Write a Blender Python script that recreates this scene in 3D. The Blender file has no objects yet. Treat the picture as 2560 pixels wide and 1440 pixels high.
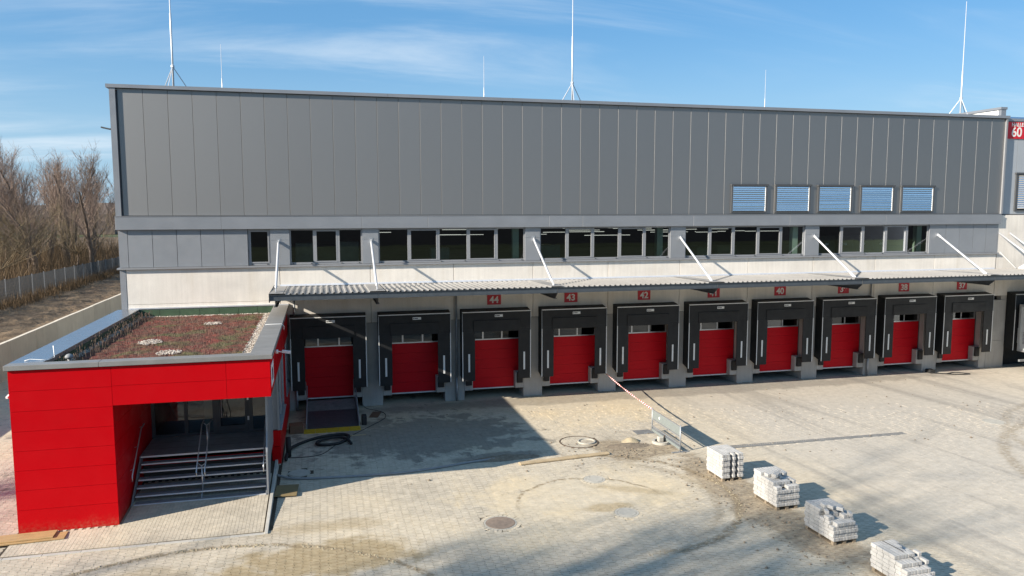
import bpy, bmesh, math, random
from mathutils import Vector, Matrix, noise as mnoise
rnd = random.Random(7)
S = bpy.context.scene
COL = S.collection
R = math.radians

# ------------------------------------------------------------------ camera
cam_d = bpy.data.cameras.new('camera'); cam = bpy.data.objects.new('camera', cam_d); COL.objects.link(cam)
CAM = Vector((7.333, -36.450, 9.383)); YAW, PIT, ROL = 0.24581, -0.10204, -0.00122
fw = Vector((math.sin(YAW)*math.cos(PIT), math.cos(YAW)*math.cos(PIT), math.sin(PIT)))
rt = fw.cross(Vector((0, 0, 1))).normalized(); up = rt.cross(fw)
rt2 = rt*math.cos(ROL)+up*math.sin(ROL); up2 = up*math.cos(ROL)-rt*math.sin(ROL)
cam.matrix_world = Matrix(((rt2.x, up2.x, -fw.x, CAM.x), (rt2.y, up2.y, -fw.y, CAM.y), (rt2.z, up2.z, -fw.z, CAM.z), (0, 0, 0, 1)))
cam_d.sensor_width = 36; cam_d.lens = 36*1900/2560; cam_d.clip_start = 0.5; cam_d.clip_end = 6000
S.camera = cam
# ------------------------------------------------------------------ light
SUN_AZ, SUN_EL = 18.0, 25.0
sd = Vector((math.cos(R(SUN_EL))*math.cos(R(SUN_AZ)), math.cos(R(SUN_EL))*math.sin(R(SUN_AZ)), -math.sin(R(SUN_EL))))
sl = bpy.data.lights.new('sun', 'SUN'); sl.energy = 5.0; sl.angle = R(0.53); sl.color = (1.0, 0.91, 0.785)
so = bpy.data.objects.new('sun', sl); COL.objects.link(so); so.rotation_euler = sd.to_track_quat('-Z', 'Y').to_euler(); so.location = (-40, -50, 60)
S.view_settings.view_transform = 'Standard'; S.view_settings.look = 'None'; S.view_settings.gamma = 1
S.view_settings.exposure = 0.95; S.view_settings.use_curve_mapping = False
S.render.engine = 'CYCLES'; S.render.resolution_x = 1024; S.render.resolution_y = 576
S.cycles.max_bounces = 7; S.cycles.transparent_max_bounces = 10

# ------------------------------------------------------------------ node helper
class N:
    def __init__(s, tree): s.t = tree; s.n = tree.nodes; s.l = tree.links
    def put(s, sock, v):
        if v is None: return
        if isinstance(v, bpy.types.NodeSocket): s.l.new(v, sock)
        elif isinstance(v, (tuple, list)) and len(v) == 3 and sock.type == 'RGBA': sock.default_value = (*v, 1)
        else: sock.default_value = v
    def m(s, op, a, b=None, c=None, clamp=False):
        x = s.n.new('ShaderNodeMath'); x.operation = op; x.use_clamp = clamp
        for i, v in enumerate((a, b, c)): s.put(x.inputs[i], v)
        return x.outputs[0]
    def v(s, op, a, b=None):
        x = s.n.new('ShaderNodeVectorMath'); x.operation = op; s.put(x.inputs[0], a); s.put(x.inputs[1], b); return x.outputs[0]
    def pos(s): return s.n.new('ShaderNodeNewGeometry').outputs['Position']
    def sep(s, v):
        x = s.n.new('ShaderNodeSeparateXYZ'); s.put(x.inputs[0], v); return x.outputs
    def comb(s, a, b, c):
        x = s.n.new('ShaderNodeCombineXYZ'); [s.put(x.inputs[i], k) for i, k in enumerate((a, b, c))]; return x.outputs[0]
    def noise(s, vec, scale, detail=4, rough=.55, dist=0):
        x = s.n.new('ShaderNodeTexNoise'); s.put(x.inputs['Vector'], vec); x.inputs['Scale'].default_value = scale
        x.inputs['Detail'].default_value = detail; x.inputs['Roughness'].default_value = rough; x.inputs['Distortion'].default_value = dist
        return x.outputs['Fac']
    def cell(s, vec, scale):
        x = s.n.new('ShaderNodeTexVoronoi'); s.put(x.inputs['Vector'], vec); x.inputs['Scale'].default_value = scale
        y = s.sep(x.outputs['Color']); return y[0]
    def ramp(s, f, a, b, lo=0., hi=1., smooth=True):
        x = s.n.new('ShaderNodeMapRange'); x.interpolation_type = 'SMOOTHSTEP' if smooth else 'LINEAR'
        for i, k in enumerate((f, a, b, lo, hi)): s.put(x.inputs[i], k)
        return x.outputs[0]
    def mix(s, f, a, b, bt='MIX'):
        x = s.n.new('ShaderNodeMix'); x.data_type = 'RGBA'; x.blend_type = bt
        s.put(x.inputs[0], f); s.put(x.inputs[6], a); s.put(x.inputs[7], b); return x.outputs[2]
    def scale(s, col, f):
        return s.v('MULTIPLY', col, s.comb(f, f, f))

# ------------------------------------------------------------------ world: daylight sky with thin cirrus
W = bpy.data.worlds.new('World'); S.world = W; W.use_nodes = True
wn = N(W.node_tree); bg = W.node_tree.nodes['Background']
sky = wn.n.new('ShaderNodeTexSky'); sky.sky_type = 'NISHITA'; sky.sun_disc = False
sky.sun_elevation = R(SUN_EL); sky.sun_rotation = R(252); sky.air_density = 1.0; sky.dust_density = 0.25; sky.ozone_density = 2.2; sky.altitude = 80
tc = wn.n.new('ShaderNodeTexCoord').outputs['Generated']
x, y, z = wn.sep(tc)
zz = wn.m('ADD', wn.m('MAXIMUM', z, 0), .16)
pv = wn.comb(wn.m('DIVIDE', x, zz), wn.m('DIVIDE', wn.m('MULTIPLY', y, 1.0), zz), 0)
pv2 = wn.v('MULTIPLY', pv, (0.55, 2.1, 1))
c1 = wn.noise(pv2, .8, 8, .6, .5); c2 = wn.noise(pv, .6, 3, .5)
cl = wn.m('MULTIPLY', wn.ramp(c1, .42, .74), wn.ramp(c2, .30, .56), clamp=True)
cl = wn.m('MULTIPLY', cl, wn.ramp(z, -.02, .06))
haze = wn.m('MULTIPLY', wn.ramp(z, .24, .0), .70)
hs = wn.n.new('ShaderNodeHueSaturation'); hs.inputs['Saturation'].default_value = 1.28; wn.put(hs.inputs['Color'], sky.outputs[0])
skc = wn.mix(.50, hs.outputs[0], (1.45, 3.65, 6.6)); skc = wn.mix(haze, skc, (3.3, 5.0, 6.5)); skc = wn.mix(wn.m('MULTIPLY', cl, .66), skc, (6.4, 7.2, 7.9))
wn.put(bg.inputs[0], skc); bg.inputs[1].default_value = 0.068

# ------------------------------------------------------------------ materials
M = {}
def mat(name, col, rough=.6, metal=0., var=0., vscale=3., bump=0., bscale=40., spec=.5, stretch=(1, 1, 1), objvar=0., emit=None):
    m = bpy.data.materials.new(name); m.use_nodes = True; n = N(m.node_tree); b = m.node_tree.nodes['Principled BSDF']
    b.inputs['Roughness'].default_value = rough; b.inputs['Metallic'].default_value = metal; b.inputs['Specular IOR Level'].default_value = spec
    c = (*col, 1)
    if var or objvar:
        p = n.v('MULTIPLY', n.pos(), stretch)
        f = n.ramp(n.noise(p, vscale, 6, .6), .25, .75, 1-var, 1+var, False) if var else 1.0
        if objvar:
            oi = n.n.new('ShaderNodeObjectInfo').outputs['Random']
            f = n.m('MULTIPLY', f, n.ramp(oi, 0, 1, 1-objvar, 1+objvar, False))
        rgb = n.n.new('ShaderNodeRGB'); rgb.outputs[0].default_value = c
        n.put(b.inputs['Base Color'], n.scale(rgb.outputs[0], f))
        if rough > .2 and var: n.put(b.inputs['Roughness'], n.ramp(n.noise(p, vscale*2.3, 4), .3, .7, rough-.07, min(1, rough+.07), False))
    else: b.inputs['Base Color'].default_value = c
    if bump:
        bp = n.n.new('ShaderNodeBump'); bp.inputs['Strength'].default_value = bump; bp.inputs['Distance'].default_value = .02
        n.put(bp.inputs['Height'], n.noise(n.v('MULTIPLY', n.pos(), stretch), bscale, 5, .6)); n.put(b.inputs['Normal'], bp.outputs[0])
    if emit:
        b.inputs['Emission Color'].default_value = (*emit[0], 1); b.inputs['Emission Strength'].default_value = emit[1]
    M[name] = m; return m

mat('clad', (.302, .299, .295), .57, 1.0, 0, .5, 0, objvar=.022)
mat('clad_light', (.36, .385, .41), .55, .15, .05, .7, objvar=.03)
mat('trim', (.28, .292, .312), .42, .45, .08, .5, .10, .8, stretch=(1, 1, 1.2), objvar=.02)
mat('grey_panel', (.27, .283, .30), .5, .35, .05, 1.2, objvar=.03)
mat('barrier_grey', (.23, .26, .255), .55, .2, .08, 3)
mat('frame', (.27, .275, .285), .5, .2, .04, 3)
mat('dark_frame', (.075, .078, .082), .5, .2, .05, 3)
mat('canopy_sheet', (.36, .35, .335), .5, .45, .12, 1.6, stretch=(1, .4, 1))
mat('galv', (.33, .35, .37), .5, .5, .18, 5)
mat('galv_white', (.62, .63, .65), .45, .35, .06, 4)
mat('steel_dark', (.09, .105, .12), .5, .5, .15, 4)
mat('black_pad', (.0072, .008, .0092), .62, 0, .35, 1.3, .25, 18, objvar=.2)
mat('black', (.012, .012, .012), .6)
mat('rubber', (.018, .018, .018), .75, 0, .2, 9)
mat('white_strip', (.72, .72, .70), .5, 0, .05, 8)
mat('red_door', (.58, .006, .014), .5, 0, .04, 2.0, spec=.15)
mat('red_panel', (.47, .0006, .0045), .42, 0, .04, .8, objvar=.02, spec=.12)
def m_red():
    m = M['red_panel']; n = N(m.node_tree); b = m.node_tree.nodes['Principled BSDF']; src = b.inputs['Base Color'].links[0].from_socket
    p = n.pos(); z = n.sep(p)[2]; d = n.m('MULTIPLY', n.ramp(n.m('ADD', z, n.m('MULTIPLY', n.noise(p, 2.5, 5), .5)), .75, .2), n.ramp(n.noise(p, 12, 5, .7), .35, .7, 0, .45))
    n.put(b.inputs['Base Color'], n.mix(d, src, (.30, .20, .12)))
    bp = n.n.new('ShaderNodeBump'); bp.inputs['Strength'].default_value = .12; bp.inputs['Distance'].default_value = .03; n.put(bp.inputs['Height'], n.noise(p, 1.1, 2)); n.put(b.inputs['Normal'], bp.outputs[0])
m_red()
mat('white', (.78, .78, .76), .5, 0, .04, 4)
mat('sign_red', (.50, .008, .02), .45, 0, .04, 5)
mat('sign_white', (.72, .70, .66), .5)
mat('alu', (.55, .56, .58), .38, .8, .05, 4)
mat('wood', (.42, .27, .12), .7, 0, .25, 2.5, .2, 30, stretch=(1, 8, 8))
mat('wood_pale', (.44, .34, .21), .7, 0, .2, 3, .2, 30)
mat('plywood', (.22, .16, .075), .7, 0, .2, 3)
mat('cardboard', (.16, .09, .05), .8, 0, .2, 4)
mat('yellow', (.50, .34, .02), .6, 0, .2, 5)
mat('green_membrane', (.045, .085, .045), .6, 0, .2, 3)
mat('zinc', (.42, .44, .47), .30, .85, .08, 2, .12, 2.5)
mat('coping', (.25, .245, .235), .5, .25, .16, 1.2, stretch=(1, 2.5, 1))
mat('hose_grey', (.23, .235, .24), .6, 0, .15, 6)
mat('bark', (.14, .105, .08), .9, 0, .3, 3)
mat('twig', (.235, .172, .135), .9, 0, .25, .6, objvar=.2)
mat('twig_olive', (.19, .145, .085), .9, 0, .3, .5, objvar=.2)
mat('dry_grass', (.135, .088, .045), .9, 0, .45, .35)
mat('stem', (.14, .095, .07), .9, 0, .3, 4)
mat('fence_mesh', (.085, .09, .095), .6, .3, .15, 2)
mat('fence_post', (.30, .31, .32), .6, .3, .1, 2)
mat('church', (.13, .10, .085), .9)
mat('interior', (.055, .055, .05), .9, 0, .3, .5)
mat('interior_floor', (.08, .08, .075), .7, 0, .2, .5)
mat('mint', (.38, .47, .40), .7, 0, .06, 1)
mat('carton', (.20, .17, .09), .8, 0, .15, 2)
mat('film', (.14, .19, .19), .35, 0, .25, 3)
mat('lamp', (.8, .8, .8), .5, emit=((1, .97, .93), .5))
mat('slat', (.86, .88, .90), .14, 1.0, .03, 6)
mat('stone_white', (.42, .41, .39), .9, 0, .07, 5, .25, 60, objvar=.10)
mat('sand', (.36, .30, .20), .95, 0, .25, 5, .6, 25)
mat('clod', (.20, .16, .115), .95, 0, .35, 6, .6, 25)
mat('tape_red', (.62, .02, .03), .5); mat('tape_white', (.8, .78, .75), .5)
mat('iron_dusty', (.27, .205, .155), .85, .1, .25, 7, .3, 30)
mat('wood_grey', (.25, .20, .14), .8, 0, .2, 3)
mat('iron', (.12, .085, .06), .75, .3, .3, 7, .3, 30)
mat('concrete_ring', (.42, .395, .34), .9, 0, .12, 6, .2, 40)
mat('kerb', (.44, .42, .375), .9, 0, .12, 3, .2, 30, objvar=.06)
mat('drain', (.20, .20, .195), .7, .2, .25, 5)
mat('trailer_white', (.55, .57, .57), .45, 0, .06, 2)
mat('print_black', (.02, .02, .02), .6)
mat('solar', (.02, .03, .09), .2, 0, .1, 2)
mat('grass', (.060, .075, .022), .95, 0, .4, .06)
mat('far_wood', (.080, .070, .062), .95, 0, .3, .05)

def m_concrete(name, base, streak=.14, patch=.16):
    m = bpy.data.materials.new(name); m.use_nodes = True; n = N(m.node_tree); b = m.node_tree.nodes['Principled BSDF']
    p = n.pos()
    f1 = n.ramp(n.noise(n.v('MULTIPLY', p, (4.0, 4.0, .22)), 1.6, 6, .65), .3, .72, 1-streak, 1+streak*.5, False)
    f2 = n.ramp(n.noise(p, .55, 5, .6, .6), .3, .7, 1-patch, 1+patch*.45, False)
    f3 = n.ramp(n.noise(p, 24, 3), .3, .7, .96, 1.04, False)
    oi = n.n.new('ShaderNodeObjectInfo').outputs['Random']
    f = n.m('MULTIPLY', n.m('MULTIPLY', f1, f2), n.m('MULTIPLY', f3, n.ramp(oi, 0, 1, .93, 1.05, False)))
    rgb = n.n.new('ShaderNodeRGB'); rgb.outputs[0].default_value = (*base, 1)
    warm = n.mix(n.ramp(n.noise(n.v('MULTIPLY', p, (2.2, 2.2, .3)), .9, 5), .50, .75, 0, .22), n.scale(rgb.outputs[0], f), (base[0]*.62, base[1]*.55, base[2]*.42))
    n.put(b.inputs['Base Color'], warm); b.inputs['Roughness'].default_value = .88
    bp = n.n.new('ShaderNodeBump'); bp.inputs['Strength'].default_value = .18; bp.inputs['Distance'].default_value = .01
    n.put(bp.inputs['Height'], n.noise(p, 18, 6, .7)); n.put(b.inputs['Normal'], bp.outputs[0])
    M[name] = m
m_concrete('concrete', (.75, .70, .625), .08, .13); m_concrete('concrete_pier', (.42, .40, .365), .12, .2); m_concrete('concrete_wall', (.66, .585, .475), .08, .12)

def m_glass(name, tint, ior=1.5, gl=(.9, .95, 1.0)):
    m = bpy.data.materials.new(name); m.use_nodes = True; n = N(m.node_tree); nd = m.node_tree.nodes
    nd.remove(nd['Principled BSDF']); out = nd['Material Output']
    tr = nd.new('ShaderNodeBsdfTransparent'); tr.inputs[0].default_value = (*tint, 1)
    g = nd.new('ShaderNodeBsdfGlossy'); g.inputs[0].default_value = (*gl, 1); g.inputs[1].default_value = .015
    bp = nd.new('ShaderNodeBump'); bp.inputs['Strength'].default_value = .02; bp.inputs['Distance'].default_value = .04
    n.put(bp.inputs['Height'], n.noise(n.pos(), .9, 2)); n.put(g.inputs['Normal'], bp.outputs[0])
    fr = nd.new('ShaderNodeFresnel'); fr.inputs[0].default_value = ior
    mx = nd.new('ShaderNodeMixShader'); n.put(mx.inputs[0], n.m('MULTIPLY', fr.outputs[0], 1.8, clamp=True)); n.l.new(tr.outputs[0], mx.inputs[1]); n.l.new(g.outputs[0], mx.inputs[2])
    n.l.new(mx.outputs[0], out.inputs[0]); M[name] = m
m_glass('glass', (.62, .68, .64)); m_glass('door_glass', (.35, .37, .36), 1.5)

# ---- yard: one map of dirt, plus some painted shade, shared by pavers, joints and the fine paving beyond
def yard_nodes(n):
    p = n.pos(); x, y, z = n.sep(p); p2 = n.comb(x, y, 0)
    nz = n.noise(p2, .9, 6, .62, .3); nz2 = n.noise(p2, .17, 5, .6, .5); nf = n.noise(p2, 5, 5, .65)
    def ell(cx, cy, rx, ry, edge=.5, amt=.9, rot=0):
        dx = n.m('SUBTRACT', x, cx); dy = n.m('SUBTRACT', y, cy)
        c, s_ = math.cos(R(rot)), math.sin(R(rot))
        u = n.m('ADD', n.m('MULTIPLY', dx, c/rx), n.m('MULTIPLY', dy, s_/rx)); w = n.m('ADD', n.m('MULTIPLY', dx, -s_/ry), n.m('MULTIPLY', dy, c/ry))
        d = n.m('SQRT', n.m('ADD', n.m('MULTIPLY', u, u), n.m('MULTIPLY', w, w)))
        d = n.m('ADD', d, n.m('MULTIPLY', n.m('SUBTRACT', nz, .5), amt*2))
        return n.ramp(d, 1, 1-edge)
    def ring(cx, cy, r, w, keep=None):
        dx = n.m('SUBTRACT', x, cx); dy = n.m('SUBTRACT', y, cy)
        d = n.m('ABSOLUTE', n.m('SUBTRACT', n.m('SQRT', n.m('ADD', n.m('MULTIPLY', dx, dx), n.m('MULTIPLY', dy, dy))), n.m('ADD', r, n.m('MULTIPLY', n.m('SUBTRACT', nz, .5), .5))))
        k = n.m('MULTIPLY', n.ramp(d, w, w*.2), n.ramp(nf, .34, .56))
        return k if keep is None else n.m('MULTIPLY', k, keep)
    mx = lambda *a: a[0] if len(a) == 1 else n.m('MAXIMUM', a[0], mx(*a[1:]))
    dust = mx(ell(16, -13.2, 5.4, 2.9, .5), ell(19, -3.5, 6.5, 3.4, .6), n.ramp(x, 21, 25), n.ramp(y, -6.0, -3.5, 0, .75), n.m('MULTIPLY', n.ramp(nz2, .46, .66), .7))
    dust = n.m('MULTIPLY', dust, n.ramp(nf, .16, .42))
    sand = mx(ell(7.2, -16.1, 3.3, 1.35, .45), n.m('MULTIPLY', ell(7.4, -13.9, 2.6, .6, .6), .6), n.m('MULTIPLY', ell(15.9, -14.6, 1.3, .45, .6), .8), n.m('MULTIPLY', ell(17.2, -13.3, 1.9, .4, .6, .9, -30), .6), n.m('MULTIPLY', ell(2.6, -16.2, 1.8, .8, .5), .5))
    soil = mx(n.m('MULTIPLY', ell(20.75, -15.6, 1.25, 6.2, .35, .7, 2), .95), ell(19.2, -9.6, 2.0, 1.2, .5), ell(18.6, -8.6, 1.6, .8, .5))
    dark = mx(n.m('MULTIPLY', n.ramp(nz, .55, .66), n.m('MULTIPLY', n.ramp(y, -9.9, -8.5), n.ramp(x, 15.5, 13))), n.m('MULTIPLY', ell(13.8, -8.9, 2.4, .6, .4), .9), n.m('MULTIPLY', ell(11.3, -5.4, 5.0, 3.2, .3, 1.2), .95), n.m('MULTIPLY', ell(25, -1.0, 22, 1.1, .4, .6), .7))  # slurry stains, laid heavier to deepen the shaded ground by colour
    tracks = mx(n.m('MULTIPLY', ring(16.18, -13.78, 4.24, .22), n.ramp(x, 15.5, 17)), ring(4.08, -21.56, 6.92, .15), n.m('MULTIPLY', ring(15.6, -14.4, 2.5, .1), n.ramp(y, -14.6, -13)), n.m('MULTIPLY', ring(41, -20, 10.5, .35), .6), n.m('MULTIPLY', ring(43.5, -17, 10, .3), .5), n.m('MULTIPLY', n.m('MULTIPLY', ring(16.0, -13.9, 3.7, .28), .5), n.ramp(x, 17, 19)))
    # oblique rubber streaks across the right of the yard
    u = n.m('ADD', x, n.m('MULTIPLY', y, .06))
    st = n.noise(n.comb(n.m('MULTIPLY', u, .55), n.m('MULTIPLY', y, .05), 0), 1.0, 5, .6, .5)
    streak = n.m('MULTIPLY', n.ramp(st, .50, .66), n.ramp(x, 20, 25))
    return dict(p=p2, x=x, y=y, nz=nz, nz2=nz2, nf=nf, dust=dust, sand=sand, soil=soil, dark=dark, tracks=tracks, streak=streak)
def yard_colour(n, g, base, joint=False):
    tone = n.ramp(g['nz2'], .3, .7, .88, 1.10, False)
    c = n.scale(base, tone)
    dustc = n.mix(n.ramp(n.noise(g['p'], .35, 4), .35, .65), (.60, .50, .345), (.55, .48, .365))
    dustc = n.mix(n.ramp(g['x'], 21, 27), dustc, n.mix(n.ramp(g['nz2'], .3, .7), (.52, .465, .385), (.47, .43, .37)))
    c = n.mix(n.m('MULTIPLY', g['dust'], .93 if joint else .85), c, dustc)
    c = n.mix(n.m('MULTIPLY', g['sand'], .90), c, n.mix(n.ramp(g['nf'], .3, .7), (.31, .235, .13), (.39, .31, .19)))
    c = n.mix(n.m('MULTIPLY', g['soil'], .90), c, n.mix(n.ramp(g['nf'], .3, .7), (.22, .175, .125), (.38, .31, .215)))
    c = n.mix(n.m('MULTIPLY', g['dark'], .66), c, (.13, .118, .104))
    c = n.mix(n.m('MULTIPLY', g['tracks'], .85), c, (.24, .185, .115))
    c = n.mix(n.m('MULTIPLY', g['streak'], .50), c, (.25, .23, .205))
    sp = n.m('MULTIPLY', n.ramp(n.noise(g['p'], 14, 3, .7), .30, .38, .80, 1.0), n.ramp(n.noise(g['p'], 3.2, 6, .75), .28, .72, .80, 1.13, False))
    return n.scale(c, sp)
def m_yard():
    for name in ('paver', 'joint', 'yard'):
        m = bpy.data.materials.new(name); m.use_nodes = True; n = N(m.node_tree); b = m.node_tree.nodes['Principled BSDF']
        g = yard_nodes(n); b.inputs['Roughness'].default_value = .93; b.inputs['Specular IOR Level'].default_value = .25
        if name == 'joint':
            rgb = n.n.new('ShaderNodeRGB'); rgb.outputs[0].default_value = (.075, .06, .045, 1); base = rgb.outputs[0]
        else:
            f = n.ramp(n.cell(g['p'], 4.2), 0, 1, .90, 1.07, False)
            rgb = n.n.new('ShaderNodeRGB'); rgb.outputs[0].default_value = (.51, .45, .355, 1); base = n.scale(rgb.outputs[0], f)
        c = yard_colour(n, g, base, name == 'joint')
        if name == 'yard':
            br = n.n.new('ShaderNodeTexBrick'); n.put(br.inputs['Vector'], g['p']); br.offset = .5; br.squash = 1
            br.inputs['Scale'].default_value = 1; br.inputs['Brick Width'].default_value = .225; br.inputs['Row Height'].default_value = .2; br.inputs['Mortar Size'].default_value = .009
            c = n.mix(n.m('MULTIPLY', br.outputs['Fac'], n.ramp(g['dust'], 0, 1, .5, .12)), c, (.16, .135, .10))
        n.put(b.inputs['Base Color'], c)
        bp = n.n.new('ShaderNodeBump'); bp.inputs['Strength'].default_value = .35; bp.inputs['Distance'].default_value = .012
        n.put(bp.inputs['Height'], n.noise(g['p'], 22, 5, .7)); n.put(b.inputs['Normal'], bp.outputs[0])
        M[name] = m
m_yard()
def m_soil():
    m = bpy.data.materials.new('soil'); m.use_nodes = True; n = N(m.node_tree); b = m.node_tree.nodes['Principled BSDF']
    p = n.pos(); f = n.noise(p, .5, 6, .65, .4); f2 = n.noise(p, 3, 5, .7)
    c = n.mix(n.ramp(f, .35, .62), (.070, .044, .024), (.215, .145, .082)); c = n.scale(c, n.ramp(f2, .3, .7, .75, 1.2, False))
    n.put(b.inputs['Base Color'], c); b.inputs['Roughness'].default_value = .95
    bp = n.n.new('ShaderNodeBump'); bp.inputs['Strength'].default_value = .9; bp.inputs['Distance'].default_value = .15; n.put(bp.inputs['Height'], n.noise(p, 2.5, 6, .7)); n.put(b.inputs['Normal'], bp.outputs[0])
    M['soil'] = m
m_soil()
def m_sedum():
    m = bpy.data.materials.new('sedum'); m.use_nodes = True; n = N(m.node_tree); b = m.node_tree.nodes['Principled BSDF']
    p = n.pos(); f = n.noise(p, 1.1, 5, .65, .5); f2 = n.noise(p, 9, 4, .7); f3 = n.noise(p, .8, 3)
    c = n.mix(n.ramp(f, .38, .62), (.17, .036, .022), (.105, .045, .026)); c = n.mix(n.ramp(f3, .50, .66), c, (.092, .085, .026)); c = n.scale(c, n.ramp(f2, .25, .75, .6, 1.4, False))
    n.put(b.inputs['Base Color'], c); b.inputs['Roughness'].default_value = .95
    bp = n.n.new('ShaderNodeBump'); bp.inputs['Strength'].default_value = .7; bp.inputs['Distance'].default_value = .05; n.put(bp.inputs['Height'], f2); n.put(b.inputs['Normal'], bp.outputs[0])
    M['sedum'] = m
m_sedum()
def m_pebble():
    m = bpy.data.materials.new('pebble'); m.use_nodes = True; n = N(m.node_tree); b = m.node_tree.nodes['Principled BSDF']
    f = n.cell(n.pos(), 14); c = n.mix(f, (.26, .19, .15), (.66, .60, .52)); n.put(b.inputs['Base Color'], c); b.inputs['Roughness'].default_value = .8
    M['pebble'] = m
m_pebble()

# ------------------------------------------------------------------ mesh helpers
class MB:
    def __init__(s): s.v = []; s.f = []
    def poly(s, pts): i = len(s.v); s.v += [tuple(p) for p in pts]; s.f.append(tuple(range(i, i+len(pts)))); return s
    def box(s, x0, x1, y0, y1, z0, z1):
        i = len(s.v); s.v += [(x0, y0, z0), (x1, y0, z0), (x1, y1, z0), (x0, y1, z0), (x0, y0, z1), (x1, y0, z1), (x1, y1, z1), (x0, y1, z1)]
        s.f += [(i, i+3, i+2, i+1), (i+4, i+5, i+6, i+7), (i, i+1, i+5, i+4), (i+1, i+2, i+6, i+5), (i+2, i+3, i+7, i+6), (i+3, i, i+4, i+7)]; return s
    def obox(s, c, size, mtx):
        i = len(s.v); hx, hy, hz = (k/2 for k in size)
        for a in ((-1, -1, -1), (1, -1, -1), (1, 1, -1), (-1, 1, -1), (-1, -1, 1), (1, -1, 1), (1, 1, 1), (-1, 1, 1)):
            s.v.append(tuple(Vector(c)+mtx @ Vector((a[0]*hx, a[1]*hy, a[2]*hz))))
        s.f += [(i, i+3, i+2, i+1), (i+4, i+5, i+6, i+7), (i, i+1, i+5, i+4), (i+1, i+2, i+6, i+5), (i+2, i+3, i+7, i+6), (i+3, i, i+4, i+7)]; return s
    def bar(s, p0, p1, w, h):            # rectangular bar between two points
        p0, p1 = Vector(p0), Vector(p1); d = p1-p0; q = d.to_track_quat('X', 'Z').to_matrix()
        return s.obox((p0+p1)/2, (d.length, w, h), q)
    def prism(s, poly, axis, lo, hi):    # extrude a 2-D polygon along axis 0/1/2
        k = len(poly); i = len(s.v)
        for t in (lo, hi):
            for a, b in poly:
                s.v.append({0: (t, a, b), 1: (a, t, b), 2: (a, b, t)}[axis])
        s.f.append(tuple(range(i, i+k))); s.f.append(tuple(range(i+2*k-1, i+k-1, -1)))
        for j in range(k): s.f.append((i+j, i+k+j, i+k+(j+1) % k, i+(j+1) % k))
        return s
    def tube(s, pts, r, n=8, cap=True):
        pts = [Vector(p) for p in pts]; rr = r if isinstance(r, (list, tuple)) else [r]*len(pts); i = len(s.v)
        for k, p in enumerate(pts):
            d = (pts[min(k+1, len(pts)-1)]-pts[max(k-1, 0)]).normalized()
            a = d.cross(Vector((0, 0, 1)) if abs(d.z) < .95 else Vector((1, 0, 0))).normalized(); b = d.cross(a)
            for j in range(n):
                t = 2*math.pi*j/n; s.v.append(tuple(p+(a*math.cos(t)+b*math.sin(t))*rr[k]))
        for k in range(len(pts)-1):
            for j in range(n):
                s.f.append((i+k*n+j, i+k*n+(j+1) % n, i+(k+1)*n+(j+1) % n, i+(k+1)*n+j))
        if cap and n > 2:
            s.f.append(tuple(range(i+n-1, i-1, -1))); e = i+(len(pts)-1)*n; s.f.append(tuple(range(e, e+n)))
        return s
    def disc(s, c, r, z0, z1, n=28, inner=0):
        if not inner: return s.tube([(c[0], c[1], z0), (c[0], c[1], z1)], r, n)
        i = len(s.v)
        for rad, z in ((inner, z0), (inner, z1), (r, z1), (r, z0)):
            for j in range(n): t = 2*math.pi*j/n; s.v.append((c[0]+rad*math.cos(t), c[1]+rad*math.sin(t), z))
        for q in range(4):
            for j in range(n): s.f.append((i+q*n+j, i+((q+1) % 4)*n+j, i+((q+1) % 4)*n+(j+1) % n, i+q*n+(j+1) % n))
        return s
    def mesh(s, name, material, smooth=False):
        me = bpy.data.meshes.new(name); me.from_pydata(s.v, [], s.f); me.materials.append(M[material])
        bm = bmesh.new(); bm.from_mesh(me); bmesh.ops.recalc_face_normals(bm, faces=bm.faces); bm.to_mesh(me); bm.free()
        if smooth: me.polygons.foreach_set('use_smooth', [True]*len(me.polygons))
        return me
    def build(s, name, material, parent=None, smooth=False): return obj(name, s.mesh(name, material, smooth), parent)
def obj(name, me, parent=None):
    o = bpy.data.objects.new(name, me); COL.objects.link(o)
    if parent is not None: o.parent = parent
    return o
def tag(o, label=None, cat=None, group=None, kind=None):
    if label: o['label'] = label
    if cat: o['category'] = cat
    if group: o['group'] = group
    if kind: o['kind'] = kind
    return o
def thing(name, label, cat, group=None, loc=(0, 0, 0)):
    o = obj(name, None); o.location = loc; o.empty_display_size = .2; return tag(o, label, cat, group)
def text_mesh(body, size, material, name='lettering', bold=.0):
    cu = bpy.data.curves.new(name, 'FONT'); cu.body = body; cu.size = size; cu.align_x = 'CENTER'; cu.align_y = 'CENTER'; cu.extrude = .002; cu.offset = bold
    t = bpy.data.objects.new(name, cu); COL.objects.link(t); bpy.context.view_layer.update()
    me = bpy.data.meshes.new_from_object(t.evaluated_get(bpy.context.evaluated_depsgraph_get())); bpy.data.objects.remove(t); bpy.data.curves.remove(cu)
    me.materials.clear(); me.materials.append(M[material]); return me
def wall_text(body, size, material, loc, parent, name='lettering', bold=.012, sx=1.0, rz=0):
    o = obj(name, text_mesh(body, size, material, name, bold), parent); o.location = loc; o.rotation_euler = (math.pi/2, 0, rz); o.scale = (sx, 1, 1); return o
def bevel(o, w=.01, seg=1):
    b = o.modifiers.new('bevel', 'BEVEL'); b.width = w; b.segments = seg; b.limit_method = 'ANGLE'; return o
def px(x, y, z):       # position in the 2560x1440 frame; used only to cull geometry nobody sees
    d = Vector((x, y, z))-CAM; w = d.dot(fw); return (1280+1900*d.dot(rt2)/w, 720-1900*d.dot(up2)/w, w)
def ordinal(k):
    tens = {3: 'thirt', 4: 'fort', 5: 'fift'}
    return ORD[k] if k < 30 else tens[(k+1)//10]+('ieth' if (k+1) % 10 == 0 else 'y-'+ORD[(k+1) % 10-1])
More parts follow.
